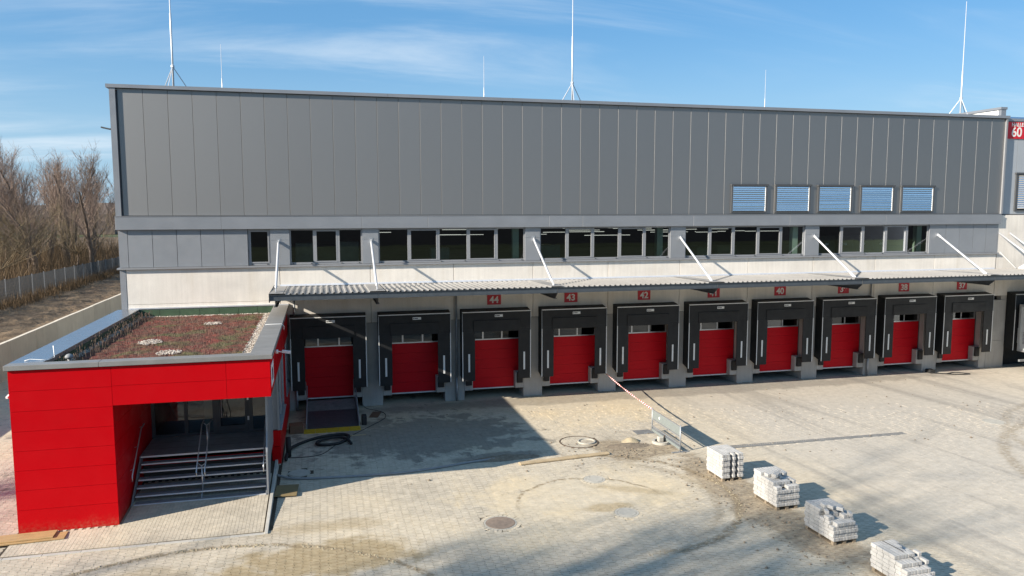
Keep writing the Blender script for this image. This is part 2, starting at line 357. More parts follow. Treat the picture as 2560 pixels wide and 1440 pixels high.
ORD = ['first', 'second', 'third', 'fourth', 'fifth', 'sixth', 'seventh', 'eighth', 'ninth', 'tenth', 'eleventh', 'twelfth', 'thirteenth', 'fourteenth', 'fifteenth', 'sixteenth', 'seventeenth', 'eighteenth', 'nineteenth', 'twentieth', 'twenty-first', 'twenty-second', 'twenty-third', 'twenty-fourth', 'twenty-fifth', 'twenty-sixth', 'twenty-seventh', 'twenty-eighth', 'twenty-ninth', 'thirtieth']

# ================================================================== SETTING
def grid_sheet(name, x0, x1, y0, y1, z, material, kind='structure', nx=1, ny=1):
    b = MB()
    for i in range(nx):
        for j in range(ny):
            xa, xb = x0+(x1-x0)*i/nx, x0+(x1-x0)*(i+1)/nx; ya, yb = y0+(y1-y0)*j/ny, y0+(y1-y0)*(j+1)/ny
            b.poly([(xa, ya, z), (xb, ya, z), (xb, yb, z), (xa, yb, z)])
    return tag(b.build(name, material), kind=kind)
grid_sheet('ground', -2500, 2500, -2500, 2500, -.12, 'grass')
joint_bed = grid_sheet('paving_bed', -10.2, 90, -48, 60, -.016, 'joint')

# ---- interlocking pavers: bone-shaped stones in half-bond columns
PW, PL, GAP = .225, .20, .021
def paver_outline(w, l, g):
    hw, hl = (w-g)/2, (l-g)/2; a = .018
    return [(-hw-a, -hl), (hw+a, -hl), (hw+a, -hl*.42), (hw-a, -hl*.12), (hw-a, hl*.12), (hw+a, hl*.42), (hw+a, hl), (-hw-a, hl), (-hw-a, hl*.42), (-hw+a, hl*.12), (-hw+a, -hl*.12), (-hw-a, -hl*.42)]
def bone_outline(w, l, g, odd):     # neighbours are offset by half a stone so waists meet shoulders
    return paver_outline(w, l, g)
OUT = paver_outline(PW, PL, GAP)
def in_pavers(x, y):
    if y > -2.2 or x < -9.5: return False
    if -1.45 < x < 5.75 and y > -13.85: return False
    if x < 5.75 and y > -13.85: return x < -1.45
    if 6.2 < x < 9.0 and y > -4.1: return False
    for cx, cy, r in ((12.36, -14.94, .62), (16.36, -15.14, .50), (16.41, -12.11, .50), (17.29, -7.9, .80), (6.36, -8.9, .48), (20.47, -8.83, .2)):
        if (x-cx)**2+(y-cy)**2 < r*r: return False
    if 22.4 < x < 31.1 and abs(y+10.06) < .2: return False
    return True
spots = []
nx0, nx1 = int(-9/PW), int(40/PW); ny0, ny1 = int(-23/PL), int(-2/PL)
for i in range(nx0, nx1):
    for j in range(ny0, ny1):
        x = i*PW; y = j*PL+(PL/2 if i % 2 else 0)
        if not in_pavers(x, y): continue
        u, v, w = px(x, y, 0)
        if w > 37 or (w > 32.2 and rnd.random() < (w-32.2)/5) or w < 3 or u < -260 or u > 2820 or v > 1640: continue
        inside = 0 <= u <= 2560 and v <= 1440
        spots.append((w if inside else 1e3+w, x, y))
spots.sort()
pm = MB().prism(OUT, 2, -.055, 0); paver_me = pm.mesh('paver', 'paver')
for k, (w, x, y) in enumerate(spots[:300]):
    o = obj('paver', paver_me, joint_bed); o.location = (x, y, rnd.uniform(-.002, .002)); o.rotation_euler = (rnd.gauss(0, .006), rnd.gauss(0, .006), rnd.gauss(0, .006))
b = MB()
for w, x, y in spots[300:]:
    i = len(b.v); dz = rnd.uniform(-.003, .002); tx, ty, ra = rnd.gauss(0, .006), rnd.gauss(0, .006), rnd.gauss(0, .008)
    b.v += [(x+a-ra*c, y+c+ra*a, dz+a*tx+c*ty) for a, c in OUT]; b.v += [(x+a, y+c, -.03) for a, c in OUT]
    b.f.append(tuple(range(i, i+12)))
    for q in range(12): b.f.append((i+q, i+12+q, i+12+(q+1) % 12, i+(q+1) % 12))
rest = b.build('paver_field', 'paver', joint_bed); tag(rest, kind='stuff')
# beyond the stones one can tell apart the paving goes on as a sheet flush with their tops
ym = MB()
far = []
yard = MB()
for x0, x1, y0, y1 in ((-10.2, -1.5, -2.2, 60), (-1.5, 5.7, -.4, .2), (5.7, 60, -2.3, 2.6), (60, 90, -48, 2.6)):
    yard.poly([(x0, y0, -.006), (x1, y0, -.006), (x1, y1, -.006), (x0, y1, -.006)])
# irregular border to the stones: strips cell by cell where no paver stands but the frame still looks
cell = 1.0
have = set((int(math.floor(x/cell)), int(math.floor(y/cell))) for w, x, y in spots)
for i in range(-10, 60):
    for j in range(-48, -2):
        if -2 < i < 6 and j >= -14: continue
        wc = px((i+.5)*cell, (j+.5)*cell, 0)[2]
        if (i, j) in have and wc < 30.5: continue
        zz = -.008 if (i, j) not in have else -.0095
        yard.poly([(i*cell, j*cell, zz), ((i+1)*cell, j*cell, zz), ((i+1)*cell, (j+1)*cell, zz), (i*cell, (j+1)*cell, zz)])
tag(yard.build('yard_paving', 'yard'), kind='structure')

# sand swept into the joints on the right and in the dusty middle: joints nearly level with the stones
sf = MB()
for i in range(-20, 80):
    for j in range(-46, -4):
        x, y = (i+.5)*.5, (j+.5)*.5
        if ((x > 22.5) or ((x-16.5)/4.6)**2+((y+13)/2.3)**2 < 1+.5*mnoise.noise(Vector((x*.8, y*.8, 0))) or (y > -8 and x > 15.5)) and in_pavers(x, y) and px(x, y, 0)[2] < 31.6:
            sf.poly([(i*.5, j*.5, -.0045), (i*.5+.5, j*.5, -.0045), (i*.5+.5, j*.5+.5, -.0045), (i*.5, j*.5+.5, -.0045)])
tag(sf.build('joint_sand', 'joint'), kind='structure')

# ---- left: upper strip of bare soil behind the retaining wall
b = MB(); nxs, nys = 46, 230
for i in range(nxs+1):
    for j in range(nys+1):
        x = -10.15-i*.24 if i < 26 else -16.39-(i-26)*2.6*(1+(i-26)*.06); y = 4+j*.36 if j < 150 else 58+(j-150)*1.6
        e = min(1, i/2.5)
        z = 1.92+min(1, (-10.15-x)/6)*.45+e*(.17*mnoise.noise(Vector((x*.45, y*.30, 0)))+.13*mnoise.noise(Vector((x*1.4, y*.9, 3)))+.10*mnoise.noise(Vector((x*3.3, y*2.6, 7))))
        b.v.append((x, y, z))
for i in range(nxs):
    for j in range(nys):
        a = i*(nys+1)+j; b.f.append((a, a+1, a+nys+2, a+nys+1))
tag(b.build('soil_strip', 'soil', smooth=True), kind='structure')
rw = thing('retaining_wall', 'pale concrete retaining wall below the bare soil strip', 'wall')
ys = [-8, -3.6, .8, 5.2, 9.6, 11.7, 15.8, 19.9, 24.2, 28.3, 32.6, 36.8, 41, 45.2, 49.4]
for a, c in zip(ys[:-1], ys[1:]):
    h = 2.03+rnd.uniform(-.015, .02); bevel(MB().box(-10.18, -9.95, a+.012, c-.012, -.1, h).build('wall_panel', 'concrete_wall', rw), .012)
# ---- far hills and woods at the horizon
def ridge(name, x0, x1, y, h0, amp, material, seed, depth=60):
    b = MB(); n = 90
    for k in range(n+1):
        t = k/n; x = x0+(x1-x0)*t
        hh = h0+amp*(mnoise.noise(Vector((t*6, seed, 0)))+.4*mnoise.noise(Vector((t*40, seed, 1)))+.35*mnoise.noise(Vector((t*130, seed, 2))))
        b.v += [(x, y, -.5), (x, y+depth*.4, max(1, hh)), (x, y+depth, -.5)]
    for k in range(n):
        for q in range(2): b.f.append((3*k+q, 3*k+3+q, 3*k+4+q, 3*k+1+q))
    return tag(b.build(name, material), kind='structure')
ridge('far_hills', -900, 200, 780, 14, 5, 'far_wood', 3.3, 200)
ridge('far_treeline', -1200, 1600, -230, 24, 7, 'far_wood', 8.1, 60)

# ================================================================== WAREHOUSE
wh = thing('warehouse', 'long grey clad warehouse with concrete base and ten red dock doors', 'warehouse')
ZT, ZB = 14.60, 9.17
# core volume behind the skin (roof deck, ends, back)
b = MB(); b.box(-1.12, 46.0, .085, 60, 9.05, 14.55); b.build('core', 'steel_dark', wh)
b = MB(); b.box(-1.1, 46.0, 16, 60, 0, 9.04); b.build('rear_core', 'steel_dark', wh)
for k in range(-1, 46):
    x0 = max(k, -1.045)+.013; x1 = min(k+1, 45.93)-.013
    x0 -= .011; x1 += .011; MB().prism([(x0, .07), (x0, .013), (x0+.010, 0), (x1-.010, 0), (x1, .013), (x1, .07)], 2, ZB, ZT).build('cladding_panel', 'clad', wh)
for x0, x1, lab in ((-1.30, -1.065, 0), (45.945, 46.06, 1)):
    MB().box(x0, x1, -.09, .5, ZB-.02, 14.62).build('corner_trim', 'trim' if not lab else 'frame', wh)
MB().box(-1.30, -1.13, .5, 60, 9.05, 14.62).build('side_cladding', 'grey_panel', wh)
# parapet cap in lengths
xs = [-1.42, 4.5, 10.5, 16.5, 22.5, 28.5, 34.5, 40.5, 46.15]
for a, c in zip(xs[:-1], xs[1:]): MB().box(a, c-.008, -.13, .55, 14.625, 14.775).build('parapet_cap', 'trim', wh)
MB().box(-1.42, -1.1, .56, 60, 14.625, 14.775).build('parapet_cap', 'trim', wh)
MB().box(-1.0, 46.0, -.005, .075, 14.602, 14.623).build('shadow_gap', 'black', wh)
# fascia band
xs = [-1.32, 3.02, 9.2, 12.3, 18.35, 20.1, 26.2, 31.9, 38.0, 45.93]
for a, c in zip(xs[:-1], xs[1:]): bevel(MB().box(a+.003, c-.003, -.165, .05, 8.545, 9.125).build('fascia_band', 'trim', wh), .008)
MB().box(-1.32, 45.94, -.185, .0, 9.128, 9.150).build('drip_flashing', 'frame', wh)
# window band: openings
WIN = [(4.11, 5.08, 1), (5.925, 9.218, 3), (9.961, 17.156, 5), (17.92, 24.995, 5), (25.839, 32.993, 5), (33.871, 41.101, 5)]
ZW0, ZW1 = 6.885, 8.54
gp = [(-1.27, -.89), (-.89, .11), (.11, 1.11), (1.11, 2.11), (2.11, 3.09), (3.09, 4.10), (41.11, 42.24), (42.24, 43.19), (43.19, 44.15), (44.15, 45.06), (45.06, 45.93)]
for a, c in gp: MB().box(a+.009, c-.009, 0, .12, ZW0, ZW1).build('grey_panel', 'grey_panel', wh)
for a, c in ((5.08, 5.925), (9.218, 9.961), (17.156, 17.92), (24.995, 25.839), (32.993, 33.871)):
    MB().box(a+.004, c-.004, -.01, .25, ZW0, 8.03).build('grey_panel', 'grey_panel', wh); MB().box(a+.004, c-.004, -.01, .25, 8.037, ZW1).build('grey_panel', 'grey_panel', wh)
MB().box(-1.26, 4.08, .125, .2, ZW0, ZW1).build('backing', 'black', wh); MB().box(41.13, 45.9, .125, .2, ZW0, ZW1).build('backing', 'black', wh)
xs = [-1.36, 5.5, 13.5, 21.5, 29.5, 37.5, 45.94]
for a, c in zip(xs[:-1], xs[1:]): MB().box(a+.003, c-.003, -.13, .3, 6.80, 6.872).build('sill', 'frame', wh)
for w, (a, c, n) in enumerate(WIN):
    fr = MB()
    y0, y1 = .08, .16; t = .065
    fr.box(a, c, y0, y1, ZW0, ZW0+.10).box(a, c, y0, y1, ZW1-.07, ZW1).box(a, a+t, y0, y1, ZW0+.10, ZW1-.07).box(c-t, c, y0, y1, ZW0+.10, ZW1-.07)
    st = (c-a)/n
    for k in range(1, n): fr.box(a+k*st-.055, a+k*st+.055, y0-.015, y1, ZW0+.10, ZW1-.07)
    win = fr.build('window', 'frame', wh)
    for k in range(n):
        l = a+k*st+(t if k == 0 else .055); r = a+(k+1)*st-(t if k == n-1 else .055)
        if k % 2 == 1 or n == 1:
            e = .055; s_ = MB(); s_.box(l, r, y0-.02, y1-.02, ZW0+.10, ZW0+.10+e).box(l, r, y0-.02, y1-.02, ZW1-.07-e, ZW1-.07).box(l, l+e, y0-.02, y1-.02, ZW0+.1+e, ZW1-.07-e).box(r-e, r, y0-.02, y1-.02, ZW0+.1+e, ZW1-.07-e)
            s_.build('sash', 'frame', win)
        MB().poly([(l, .125, ZW0+.1), (r, .125, ZW0+.1), (r, .125, ZW1-.07), (l, .125, ZW1-.07)]).build('pane', 'glass', win)
        if k % 2 == 0 or n == 1:
            tag(MB().box(l+.06, l+.11, y0-.03, y0, ZW0+.03, ZW0+.06).box(r-.11, r-.06, y0-.03, y0, ZW0+.03, ZW0+.06).build('drain_cap', 'black', win), kind='stuff')
# interior of the upper floor
MB().box(-1.0, 45.9, 15.8, 15.9, 6.1, 9.0).build('inner_wall', 'interior', wh)
MB().box(-1.0, 45.9, .30, 15.8, 6.60, 6.70).build('inner_floor', 'interior_floor', wh)
MB().box(-1.0, 45.9, .30, 15.8, 8.72, 8.80).build('inner_ceiling', 'interior', wh)
MB().box(-1.05, -1.0, .3, 15.8, 6.1, 9.0).build('inner_wall', 'interior', wh)
MB().box(45.8, 45.85, .3, 15.8, 6.1, 9.0).build('inner_wall', 'interior', wh)
for x in (16.75, 24.55, 32.6, 40.7): MB().box(x-.16, x+.16, .32, .62, 6.7, 8.72).build('inner_column', 'mint', wh)
for k in range(24):
    x = rnd.uniform(9, 38); y = rnd.uniform(5, 14); L = rnd.choice((1.4, 1.5, 2.2, 2.8))
    lm = thing('ceiling_lamp', 'slim white tube lamp hanging lit inside the window band', 'lamp', 'tube lamps behind the window band', (x, y, 7.72+.012*y+rnd.choice((0, .14, .28))))
    MB().box(-L/2, L/2, -.03, .03, 0, .028).build('tube', 'lamp', lm); MB().box(-L/2, L/2, -.03, .03, .030, .07).build('housing', 'interior', lm)
for i, (x, y, w, d, h, mt, lab, cat) in enumerate([(6.6, 2.6, 1.0, .8, 1.1, 'film', 'film wrapped pallet load behind the left pane of the three-pane window', 'pallet load'), (7.6, 3.0, 1.0, .8, .9, 'carton', 'pale carton behind the middle pane of the three-pane window', 'carton'), (8.6, 2.4, 1.1, .8, 1.15, 'film', 'film wrapped pallet load behind the right pane of the three-pane window', 'pallet load'), (13.3, 3.0, 1.0, .8, .75, 'film', 'pale film wrapped load behind the middle pane, above dock 44', 'pallet load'), (19.2, 3.6, 1.6, .9, .8, 'film', 'dark wrapped load behind the window above dock 43', 'pallet load'), (29.3, 2.2, 1.2, .8, .72, 'carton', 'wide pale carton behind the window above dock 40', 'carton'), (28.0, 2.4, .8, .8, .6, 'carton', 'small pale carton behind the window above dock 40', 'carton')]):
    t = thing('stored_load' if cat != 'carton' else 'carton', lab, cat, None, (x, y, 6.70)); bevel(MB().box(-w/2, w/2, -d/2, d/2, .12, h).build('load', mt, t), .03)
    MB().box(-w/2, w/2, -d/2, -d/2+.1, 0, .118).box(-w/2, w/2, d/2-.1, d/2, 0, .118).build('skid', 'wood', t)
for k in range(5):
    x = 34.8+k*1.25; t = thing('storage_rack', ORD[k]+' dark cabinet from the left behind the rightmost long window', 'cabinet', 'cabinets behind the rightmost long window', (x, 2.6, 6.7))
    MB().box(-.55, .55, -.35, .35, 0, 1.15).build('cabinet', 'interior', t); MB().box(-.12, .10, -.362, -.352, .62, .74).build('label_card', 'white', t)
# five blind windows in the cladding
UW = [(28.42, 30.53), (31.04, 33.18), (33.66, 35.81), (36.35, 38.52), (39.02, 41.21)]
for k, (a, c) in enumerate(UW):
    f = MB(); z0, z1 = 9.24, 10.70
    f.box(a-.03, c+.06, -.12, .0, z1-.05, z1+.045).box(a, a+.075, -.09, 0, z0, z1-.05).box(c-.075, c, -.09, 0, z0, z1-.05).box(a+.075, c-.075, -.09, 0, z0, z0+.055)
    w = f.build('window', 'dark_frame', wh)
    MB().poly([(a+.076, -.006, z0+.056), (c-.076, -.006, z0+.056), (c-.076, -.006, z1-.052), (a+.076, -.006, z1-.052)]).build('pane', 'door_glass', w)
    ns = 12; hh = (z1-.06-z0-.09)/ns
    for q in (a+.08, c-.10): MB().box(q, q+.02, -.075, -.02, z0+.056, z1-.052).build('guide_rail', 'white_strip', w)
    sm = MB(); L = c-a-.21; n = 6
    prof = [(-.050+.012*math.cos(math.pi*q/n)-.0, -hh*.52*math.cos(math.pi*q/n)) for q in range(n+1)]
    prof = [(-.052-.006*math.sin(math.pi*q/n)+.0065*(1-2*q/n), hh*.53*(1-2*q/n)) for q in range(n+1)]
    for q in range(n):
        (ya, za), (yb, zb) = prof[q], prof[q+1]; sm.poly([(-L/2, ya, za), (L/2, ya, za), (L/2, yb, zb), (-L/2, yb, zb)])
    sme = sm.mesh('slat', 'slat')
    for q in range(ns):
        o = obj('slat', sme, w); o.location = ((a+c)/2, 0, z0+.075+hh*(q+.5)); o.rotation_euler = (rnd.gauss(-.02, .02), 0, rnd.gauss(0, .002))
    MB().box(a+.11, c-.11, -.085, -.04, z0+.057, z0+.078).build('bottom_rail', 'black', w)

# ---- concrete base: lintel panels, piers, corbels, pits, doors
J0, PITCH = 13.559, 4.0
ZL = 4.06
big = bevel(MB().box(-1.02, 5.44, 0, .3, 5.24, 6.79).build('concrete_panel', 'concrete', wh), .008)
bevel(MB().box(-1.02, 5.44, 0, .3, 0, 5.228).build('concrete_panel', 'concrete', wh), .008)
MB().box(-1.27, -1.03, -.01, .35, 0, 6.79).build('corner_trim', 'grey_panel', wh)
bays = list(range(-2, 8))
for m in bays:
    x0 = J0+PITCH*m; x1 = x0+PITCH
    if m == -2: x0 = 5.456
    if m == 7: x1 = x0+4.33
    bevel(MB().box(x0+.011, x1-.011, 0, .3, ZL, 6.79).build('concrete_panel', 'concrete', wh), .008)
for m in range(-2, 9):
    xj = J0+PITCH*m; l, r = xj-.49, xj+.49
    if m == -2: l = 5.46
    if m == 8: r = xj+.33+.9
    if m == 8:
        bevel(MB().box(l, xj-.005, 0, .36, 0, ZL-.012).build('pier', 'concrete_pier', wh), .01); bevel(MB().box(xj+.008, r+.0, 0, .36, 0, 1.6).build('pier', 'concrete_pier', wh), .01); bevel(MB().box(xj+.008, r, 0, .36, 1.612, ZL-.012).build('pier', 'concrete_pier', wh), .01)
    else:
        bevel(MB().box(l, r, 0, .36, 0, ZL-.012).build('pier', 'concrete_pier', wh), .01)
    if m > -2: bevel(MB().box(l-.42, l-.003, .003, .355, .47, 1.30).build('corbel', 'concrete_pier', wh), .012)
    if m < 8: bevel(MB().box(r+.003, r+.42, .003, .355, .47, 1.30).build('corbel', 'concrete_pier', wh), .012)
    if m > -2: bevel(MB().box(l-.36, l-.06, -.12, 0, .74, 1.27).build('bumper', 'rubber', wh), .02)
    if m < 8: bevel(MB().box(r+.06, r+.36, -.12, 0, .74, 1.27).build('bumper', 'rubber', wh), .02)
CEN = [J0+PITCH*m+2 for m in bays]      # dock centres, left to right
b = MB(); b.box(5.3, 46.3, 2.3, 2.5, -.1, .5); b.build('pit_back', 'concrete_pier', wh)
b = MB(); b.box(5.3, 46.3, .44, 2.5, .40, .47); b.build('pit_ceiling', 'steel_dark', wh)
for m in range(-2, 9):
    xj = J0+PITCH*m; MB().box(xj-.46, xj+.46, .37, 2.3, -.1, .40).build('pit_wall', 'concrete_pier', wh)
for c in CEN:
    dr = MB(); y0 = .40
    dr.prism([(c-1.56, .5), (c-1.50, .5), (c-1.50, 4.01), (c+1.50, 4.01), (c+1.50, .5), (c+1.56, .5), (c+1.56, 4.05), (c-1.56, 4.05)], 1, y0-.02, y0+.06); d = dr.build('dock_door', 'dark_frame', wh)
    MB().box(c-1.5, c+1.5, y0-.03, y0+.05, .425, .475).build('bottom_seal', 'white_strip', d)
    for q in range(5):
        z0 = .485+q*.485; s_ = MB()
        for r in range(4): s_.box(c-1.495, c+1.495, y0+(.0 if r % 2 else .004), y0+.045, z0+r*.12, z0+r*.12+.1195)
        s_.build('door_section', 'red_door', d)
    f = MB(); z0, z1 = 2.915, 3.50
    f.box(c-1.495, c+1.495, y0-.006, y0+.045, z0, z0+.055).box(c-1.495, c+1.495, y0-.006, y0+.045, z1-.05, z1)
    for q in range(4): xx = c-1.46+q*(2.92/3); f.box(xx-.035, xx+.035, y0-.006, y0+.045, z0+.055, z1-.05)
    f.build('glazed_section', 'alu', d)
    for q in range(3):
        l = c-1.46+q*(2.92/3)+.035; r = l+2.92/3-.07
        MB().poly([(l, y0+.02, z0+.055), (r, y0+.02, z0+.055), (r, y0+.02, z1-.05), (l, y0+.02, z1-.05)]).build('pane', 'door_glass', d)
    MB().box(c-1.495, c+1.495, y0, y0+.045, 3.502, 4.0).build('door_section', 'red_door', d)
    MB().box(c-1.6, c+1.6, y0+.5, y0+.55, .5, 4.05).build('dark_interior', 'interior', d)

# ---- dock shelters
def make_shelter(label, x, w=1.72, top=4.47):
    t = thing('dock_shelter', label, 'dock shelter', 'black dock shelters along the concrete wall', (x, 0, 0))
    D = -.60
    MB().prism([(-.60, top), (0, top+.10), (0, top+.07), (-.60, top-.03)], 0, -w, w).build('hood', 'black_pad', t)
    MB().box(-w, w, D, D+.03, 3.62, top-.035).build('top_curtain', 'black_pad', t)
    bevel(MB().box(-1.17, 1.17, D-.035, D-.004, 3.49, 4.06).build('head_flap', 'black_pad', t), .012)
    MB().box(-w, -1.05, D-.002, D+.03, 3.49, 3.618).build('corner_flap', 'black_pad', t); MB().box(1.05, w, D-.002, D+.03, 3.49, 3.618).build('corner_flap', 'black_pad', t)
    for s_ in (-1, 1):
        x0, x1 = sorted((s_*1.09, s_*w))
        MB().prism([(D-.01, 1.085), (D-.01, 3.49), (D+.03, 3.49), (D+.03, 1.085)], 0, x0, x1).build('side_pad', 'black_pad', t)
        xa, xb = sorted((s_*w, s_*(w-.03)))
        MB().prism([(D+.032, 1.09), (D+.032, top-.04), (-.004, top+.06), (-.004, 1.25)], 0, xa, xb).build('side_wall', 'black_pad', t)
        xs0 = s_*1.385
        MB().box(xs0-.043, xs0+.043, D-.02, D-.012, 1.53, 2.42).build('reflector_strip', 'white_strip', t)
        xe0, xe1 = sorted((s_*(w+.002), s_*(w-.035)))
        MB().box(xe0, xe1, D-.03, D-.013, 1.10, 3.52).build('edge_strip', 'white_strip', t)
        MB().box(*sorted((s_*w, s_*(w-.022))), D-.02, D-.004, 3.525, top-.06).build('upper_strip', 'galv', t)
    MB().box(-w, w, D-.03, D-.005, top-.022, top+.018).build('top_strip', 'white_strip', t)
    lb = MB().box(-.10, .30, D-.014, D-.006, 4.205, 4.325).build('maker_plate', 'white_strip', t)
    MB().box(-.075, -.025, D-.017, D-.0145, 4.24, 4.29).box(-.005, .15, D-.017, D-.0145, 4.25, 4.285).build('maker_print', 'print_black', lb)
    return t
NUM = [None, None, '44', '43', '42', '41', '40', '39', '38', '37']
for i, c in enumerate(CEN):
    lab = ('black dock shelter above the steel ramp beside the red pavilion' if i == 0 else 'black dock shelter between the ramp dock and the dock numbered 44' if i == 1 else 'black dock shelter under sign %s, %s from the left' % (NUM[i], ORD[i]))
    make_shelter(lab, c)
    if NUM[i]:
        t = thing('number_sign', 'red dock sign with white number %s, %s sign from the left' % (NUM[i], ORD[i-2]), 'sign', 'dock number signs under the canopy', (c, 0, 0))
        MB().box(-.35, .35, -.022, -.002, 4.735, 5.22).build('sign_board', 'sign_red', t)
        wall_text(NUM[i], .46, 'sign_white', (0, -.026, 4.965), t, 'number', .012)

# ================================================================== CANOPY
YF = -4.05
cp = thing('loading_canopy', 'long ribbed metal canopy above the dock doors, hung from white struts', 'canopy')
def zc(y): return 5.83+.085*(y/YF)        # roof sheet falls gently towards the wall
XL, XR = 5.22, 62.0
prof = []; pitch = .25
x = 5.78
while x < XR:
    prof += [(x, .048), (x+.055, .048), (x+.085, 0), (x+.22, 0)]; x += pitch
def sheet(p0, p1):
    b = MB(); pts = [p for p in prof if p0 <= p[0] <= p1]
    for a, h in pts: b.v += [(a, YF-.06, zc(YF)+h+.03), (a, -.03, zc(0)+h+.03)]
    for k in range(len(pts)-1): b.f.append((2*k, 2*k+1, 2*k+3, 2*k+2))
    o = b.build('roof_sheet', 'canopy_sheet', cp); s_ = o.modifiers.new('thick', 'SOLIDIFY'); s_.thickness = .004; return o
STR = [5.44, 9.62, 17.57, 25.52, 33.52, 41.63, 49.6, 57.6]
edges = [5.78]+[a for s_ in STR[1:] for a in (s_-.28, s_+.28)]+[XR]
for k in range(0, len(edges), 2): sheet(edges[k], edges[k+1])
for i, s_ in enumerate(STR):
    a, c = (XL, 5.76) if i == 0 else (s_-.31, s_+.31)
    MB().prism([(YF-.07, zc(YF)+.085), (-.04, zc(0)+.085), (-.04, zc(0)+.079), (YF-.07, zc(YF)+.079)], 0, a, c).build('flashing', 'canopy_sheet', cp)
    # strut with flattened ends and bolts
    st = MB(); p0 = Vector((s_, -.03, 7.98)); p1 = Vector((s_, -3.46, 5.99)); d = (p1-p0).normalized()
    st.tube([p0+d*.15, p0+d*.3, p1-d*.45, p1-d*.3], [.05, .052, .052, .05], 10)
    so_ = st.build('strut', 'galv_white', cp, True)
    pl = MB(); pl.bar(p0+d*.0, p0+d*.3, .03, .13).bar(p1-d*.42, p1+d*.06, .03, .15); pl.build('end_plate', 'galv_white', so_)
    bo = MB()
    for q in (.12, .22): e = p1-d*q; bo.tube([e-Vector((.03, 0, 0)), e+Vector((.03, 0, 0))], .014, 6)
    tag(bo.build('bolt', 'dark_frame', so_), kind='stuff')
    MB().box(s_-.09, s_+.09, -.02, -.002, 7.84, 8.10).build('wall_plate', 'galv', so_)
    br = MB(); zt = lambda yy: zc(yy)-.01
    br.prism([(YF+.02, zt(YF)-.26), (YF+.02, zt(YF)), (-.02, zt(0)), (-.02, zt(0)-.42), (-1.2, zt(0)-.42), (YF+.35, zt(YF)-.50)], 0, s_-.008, s_+.008)
    br.prism([(YF+.30, zt(YF)-.515), (YF+.30, zt(YF)-.50), (-.02, zt(0)-.425), (-.02, zt(0)-.44)], 0, s_-.075, s_+.075)
    br.prism([(YF+.02, zt(YF)+.0), (YF+.02, zt(YF)+.012), (-.02, zt(0)+.012), (-.02, zt(0))], 0, s_-.075, s_+.075)
    br.build('bracket', 'steel_dark', cp)
seg = [XL]+STR[1:]+[XR]
for a, c in zip(seg[:-1], seg[1:]):
    b = MB(); z1 = zc(YF)+.026; z0 = z1-.25
    b.box(a+.01, c-.01, YF-.005, YF+.008, z0+.014, z1-.014).box(a+.01, c-.01, YF-.06, YF+.06, z0, z0+.013).box(a+.01, c-.01, YF-.06, YF+.06, z1-.013, z1)
    b.build('edge_beam', 'steel_dark', cp)
    for yy in (-2.7, -1.3): MB().box(a+.02, c-.02, yy-.05, yy+.05, zc(yy)-.13, zc(yy)+.02).build('purlin', 'steel_dark', cp)
MB().box(XL-.02, XL+.0, YF-.06, -.04, 5.62, 5.99).build('end_channel', 'steel_dark', cp)
for a, c in ((5.45, 15), (15, 25), (25, 35), (35, 45.8)): MB().prism([(-.045, 5.90), (-.045, 5.915), (-.012, 5.985), (-.002, 5.985), (-.002, 5.90)], 0, a, c-.006).build('wall_flashing', 'galv_white', cp)
# ---- downpipes
for xx, lab, z1 in ((6.05, 'grey downpipe at the left pier beside the red pavilion', 5.4), (13.65, 'grey downpipe on the pier between the unnumbered dock and dock 44', 5.55), (37.30, 'grey downpipe on the pier between docks 39 and 38', 5.55)):
    t = thing('downpipe', lab, 'downpipe', 'downpipes on the concrete piers', (xx, -.09, 0))
    MB().tube([(0, 0, .03), (0, 0, 1.2)], .058, 10).build('shoe_pipe', 'galv', t, True); MB().tube([(0, 0, 1.2), (0, 0, z1)], .046, 10).build('pipe', 'galv', t, True)
    for zz in (.55, 2.2, 3.9): MB().tube([(0, 0, zz), (0, 0, zz+.04)], .066, 10).build('clamp', 'galv', t)

# ================================================================== ROOF MASTS
def mast(name, x, y, z0, h, r, tripod, label, group):
    t = thing(name, label, 'lightning rod', group, (x, y, z0))
    MB().tube([(0, 0, 0), (0, 0, h*.45), (0, 0, h*.452), (0, 0, h)], [r, r, r*.62, r*.35], 8).build('rod', 'galv_white', t, True)
    if tripod:
        for a in (20, 140, 260):
            MB().tube([(0, 0, 1.75), (1.05*math.cos(R(a)), 1.05*math.sin(R(a)), .12)], .022, 6).build('leg', 'galv_white', t)
            MB().box(1.05*math.cos(R(a))-.2, 1.05*math.cos(R(a))+.2, 1.05*math.sin(R(a))-.2, 1.05*math.sin(R(a))+.2, 0, .12).build('foot_block', 'concrete_ring', t)
        MB().tube([(0, 0, 1.70), (0, 0, 1.80)], r*1.9, 8).build('collar', 'galv_white', t)
mast('lightning_mast', .60, 4, 14.56, 9.4, .046, True, 'tall lightning rod on a tripod at the left end of the roof', 'tall lightning rods on tripods')
mast('lightning_mast', 20.90, 4, 14.56, 9.4, .046, True, 'tall lightning rod on a tripod at the middle of the roof', 'tall lightning rods on tripods')
mast('lightning_mast', 46.35, 3.7, 14.56, 7.6, .046, True, 'tall lightning rod on a tripod at the right end of the roof', 'tall lightning rods on tripods')
mast('lightning_rod', 2.80, 4.2, 14.56, 2.95, .024, False, 'short thin lightning rod near the left end of the roof', 'short lightning rods')
mast('lightning_rod', 16.0, 4.2, 14.56, 3.0, .024, False, 'short thin lightning rod left of the middle tripod rod', 'short lightning rods')
mast('lightning_rod', 32.9, 4.2, 14.56, 3.0, .024, False, 'short thin lightning rod right of the middle tripod rod', 'short lightning rods')
wl = thing('wall_lamp', 'small dark floodlight on the left side wall near the roof', 'lamp', None, (-1.36, 1.2, 12.9))
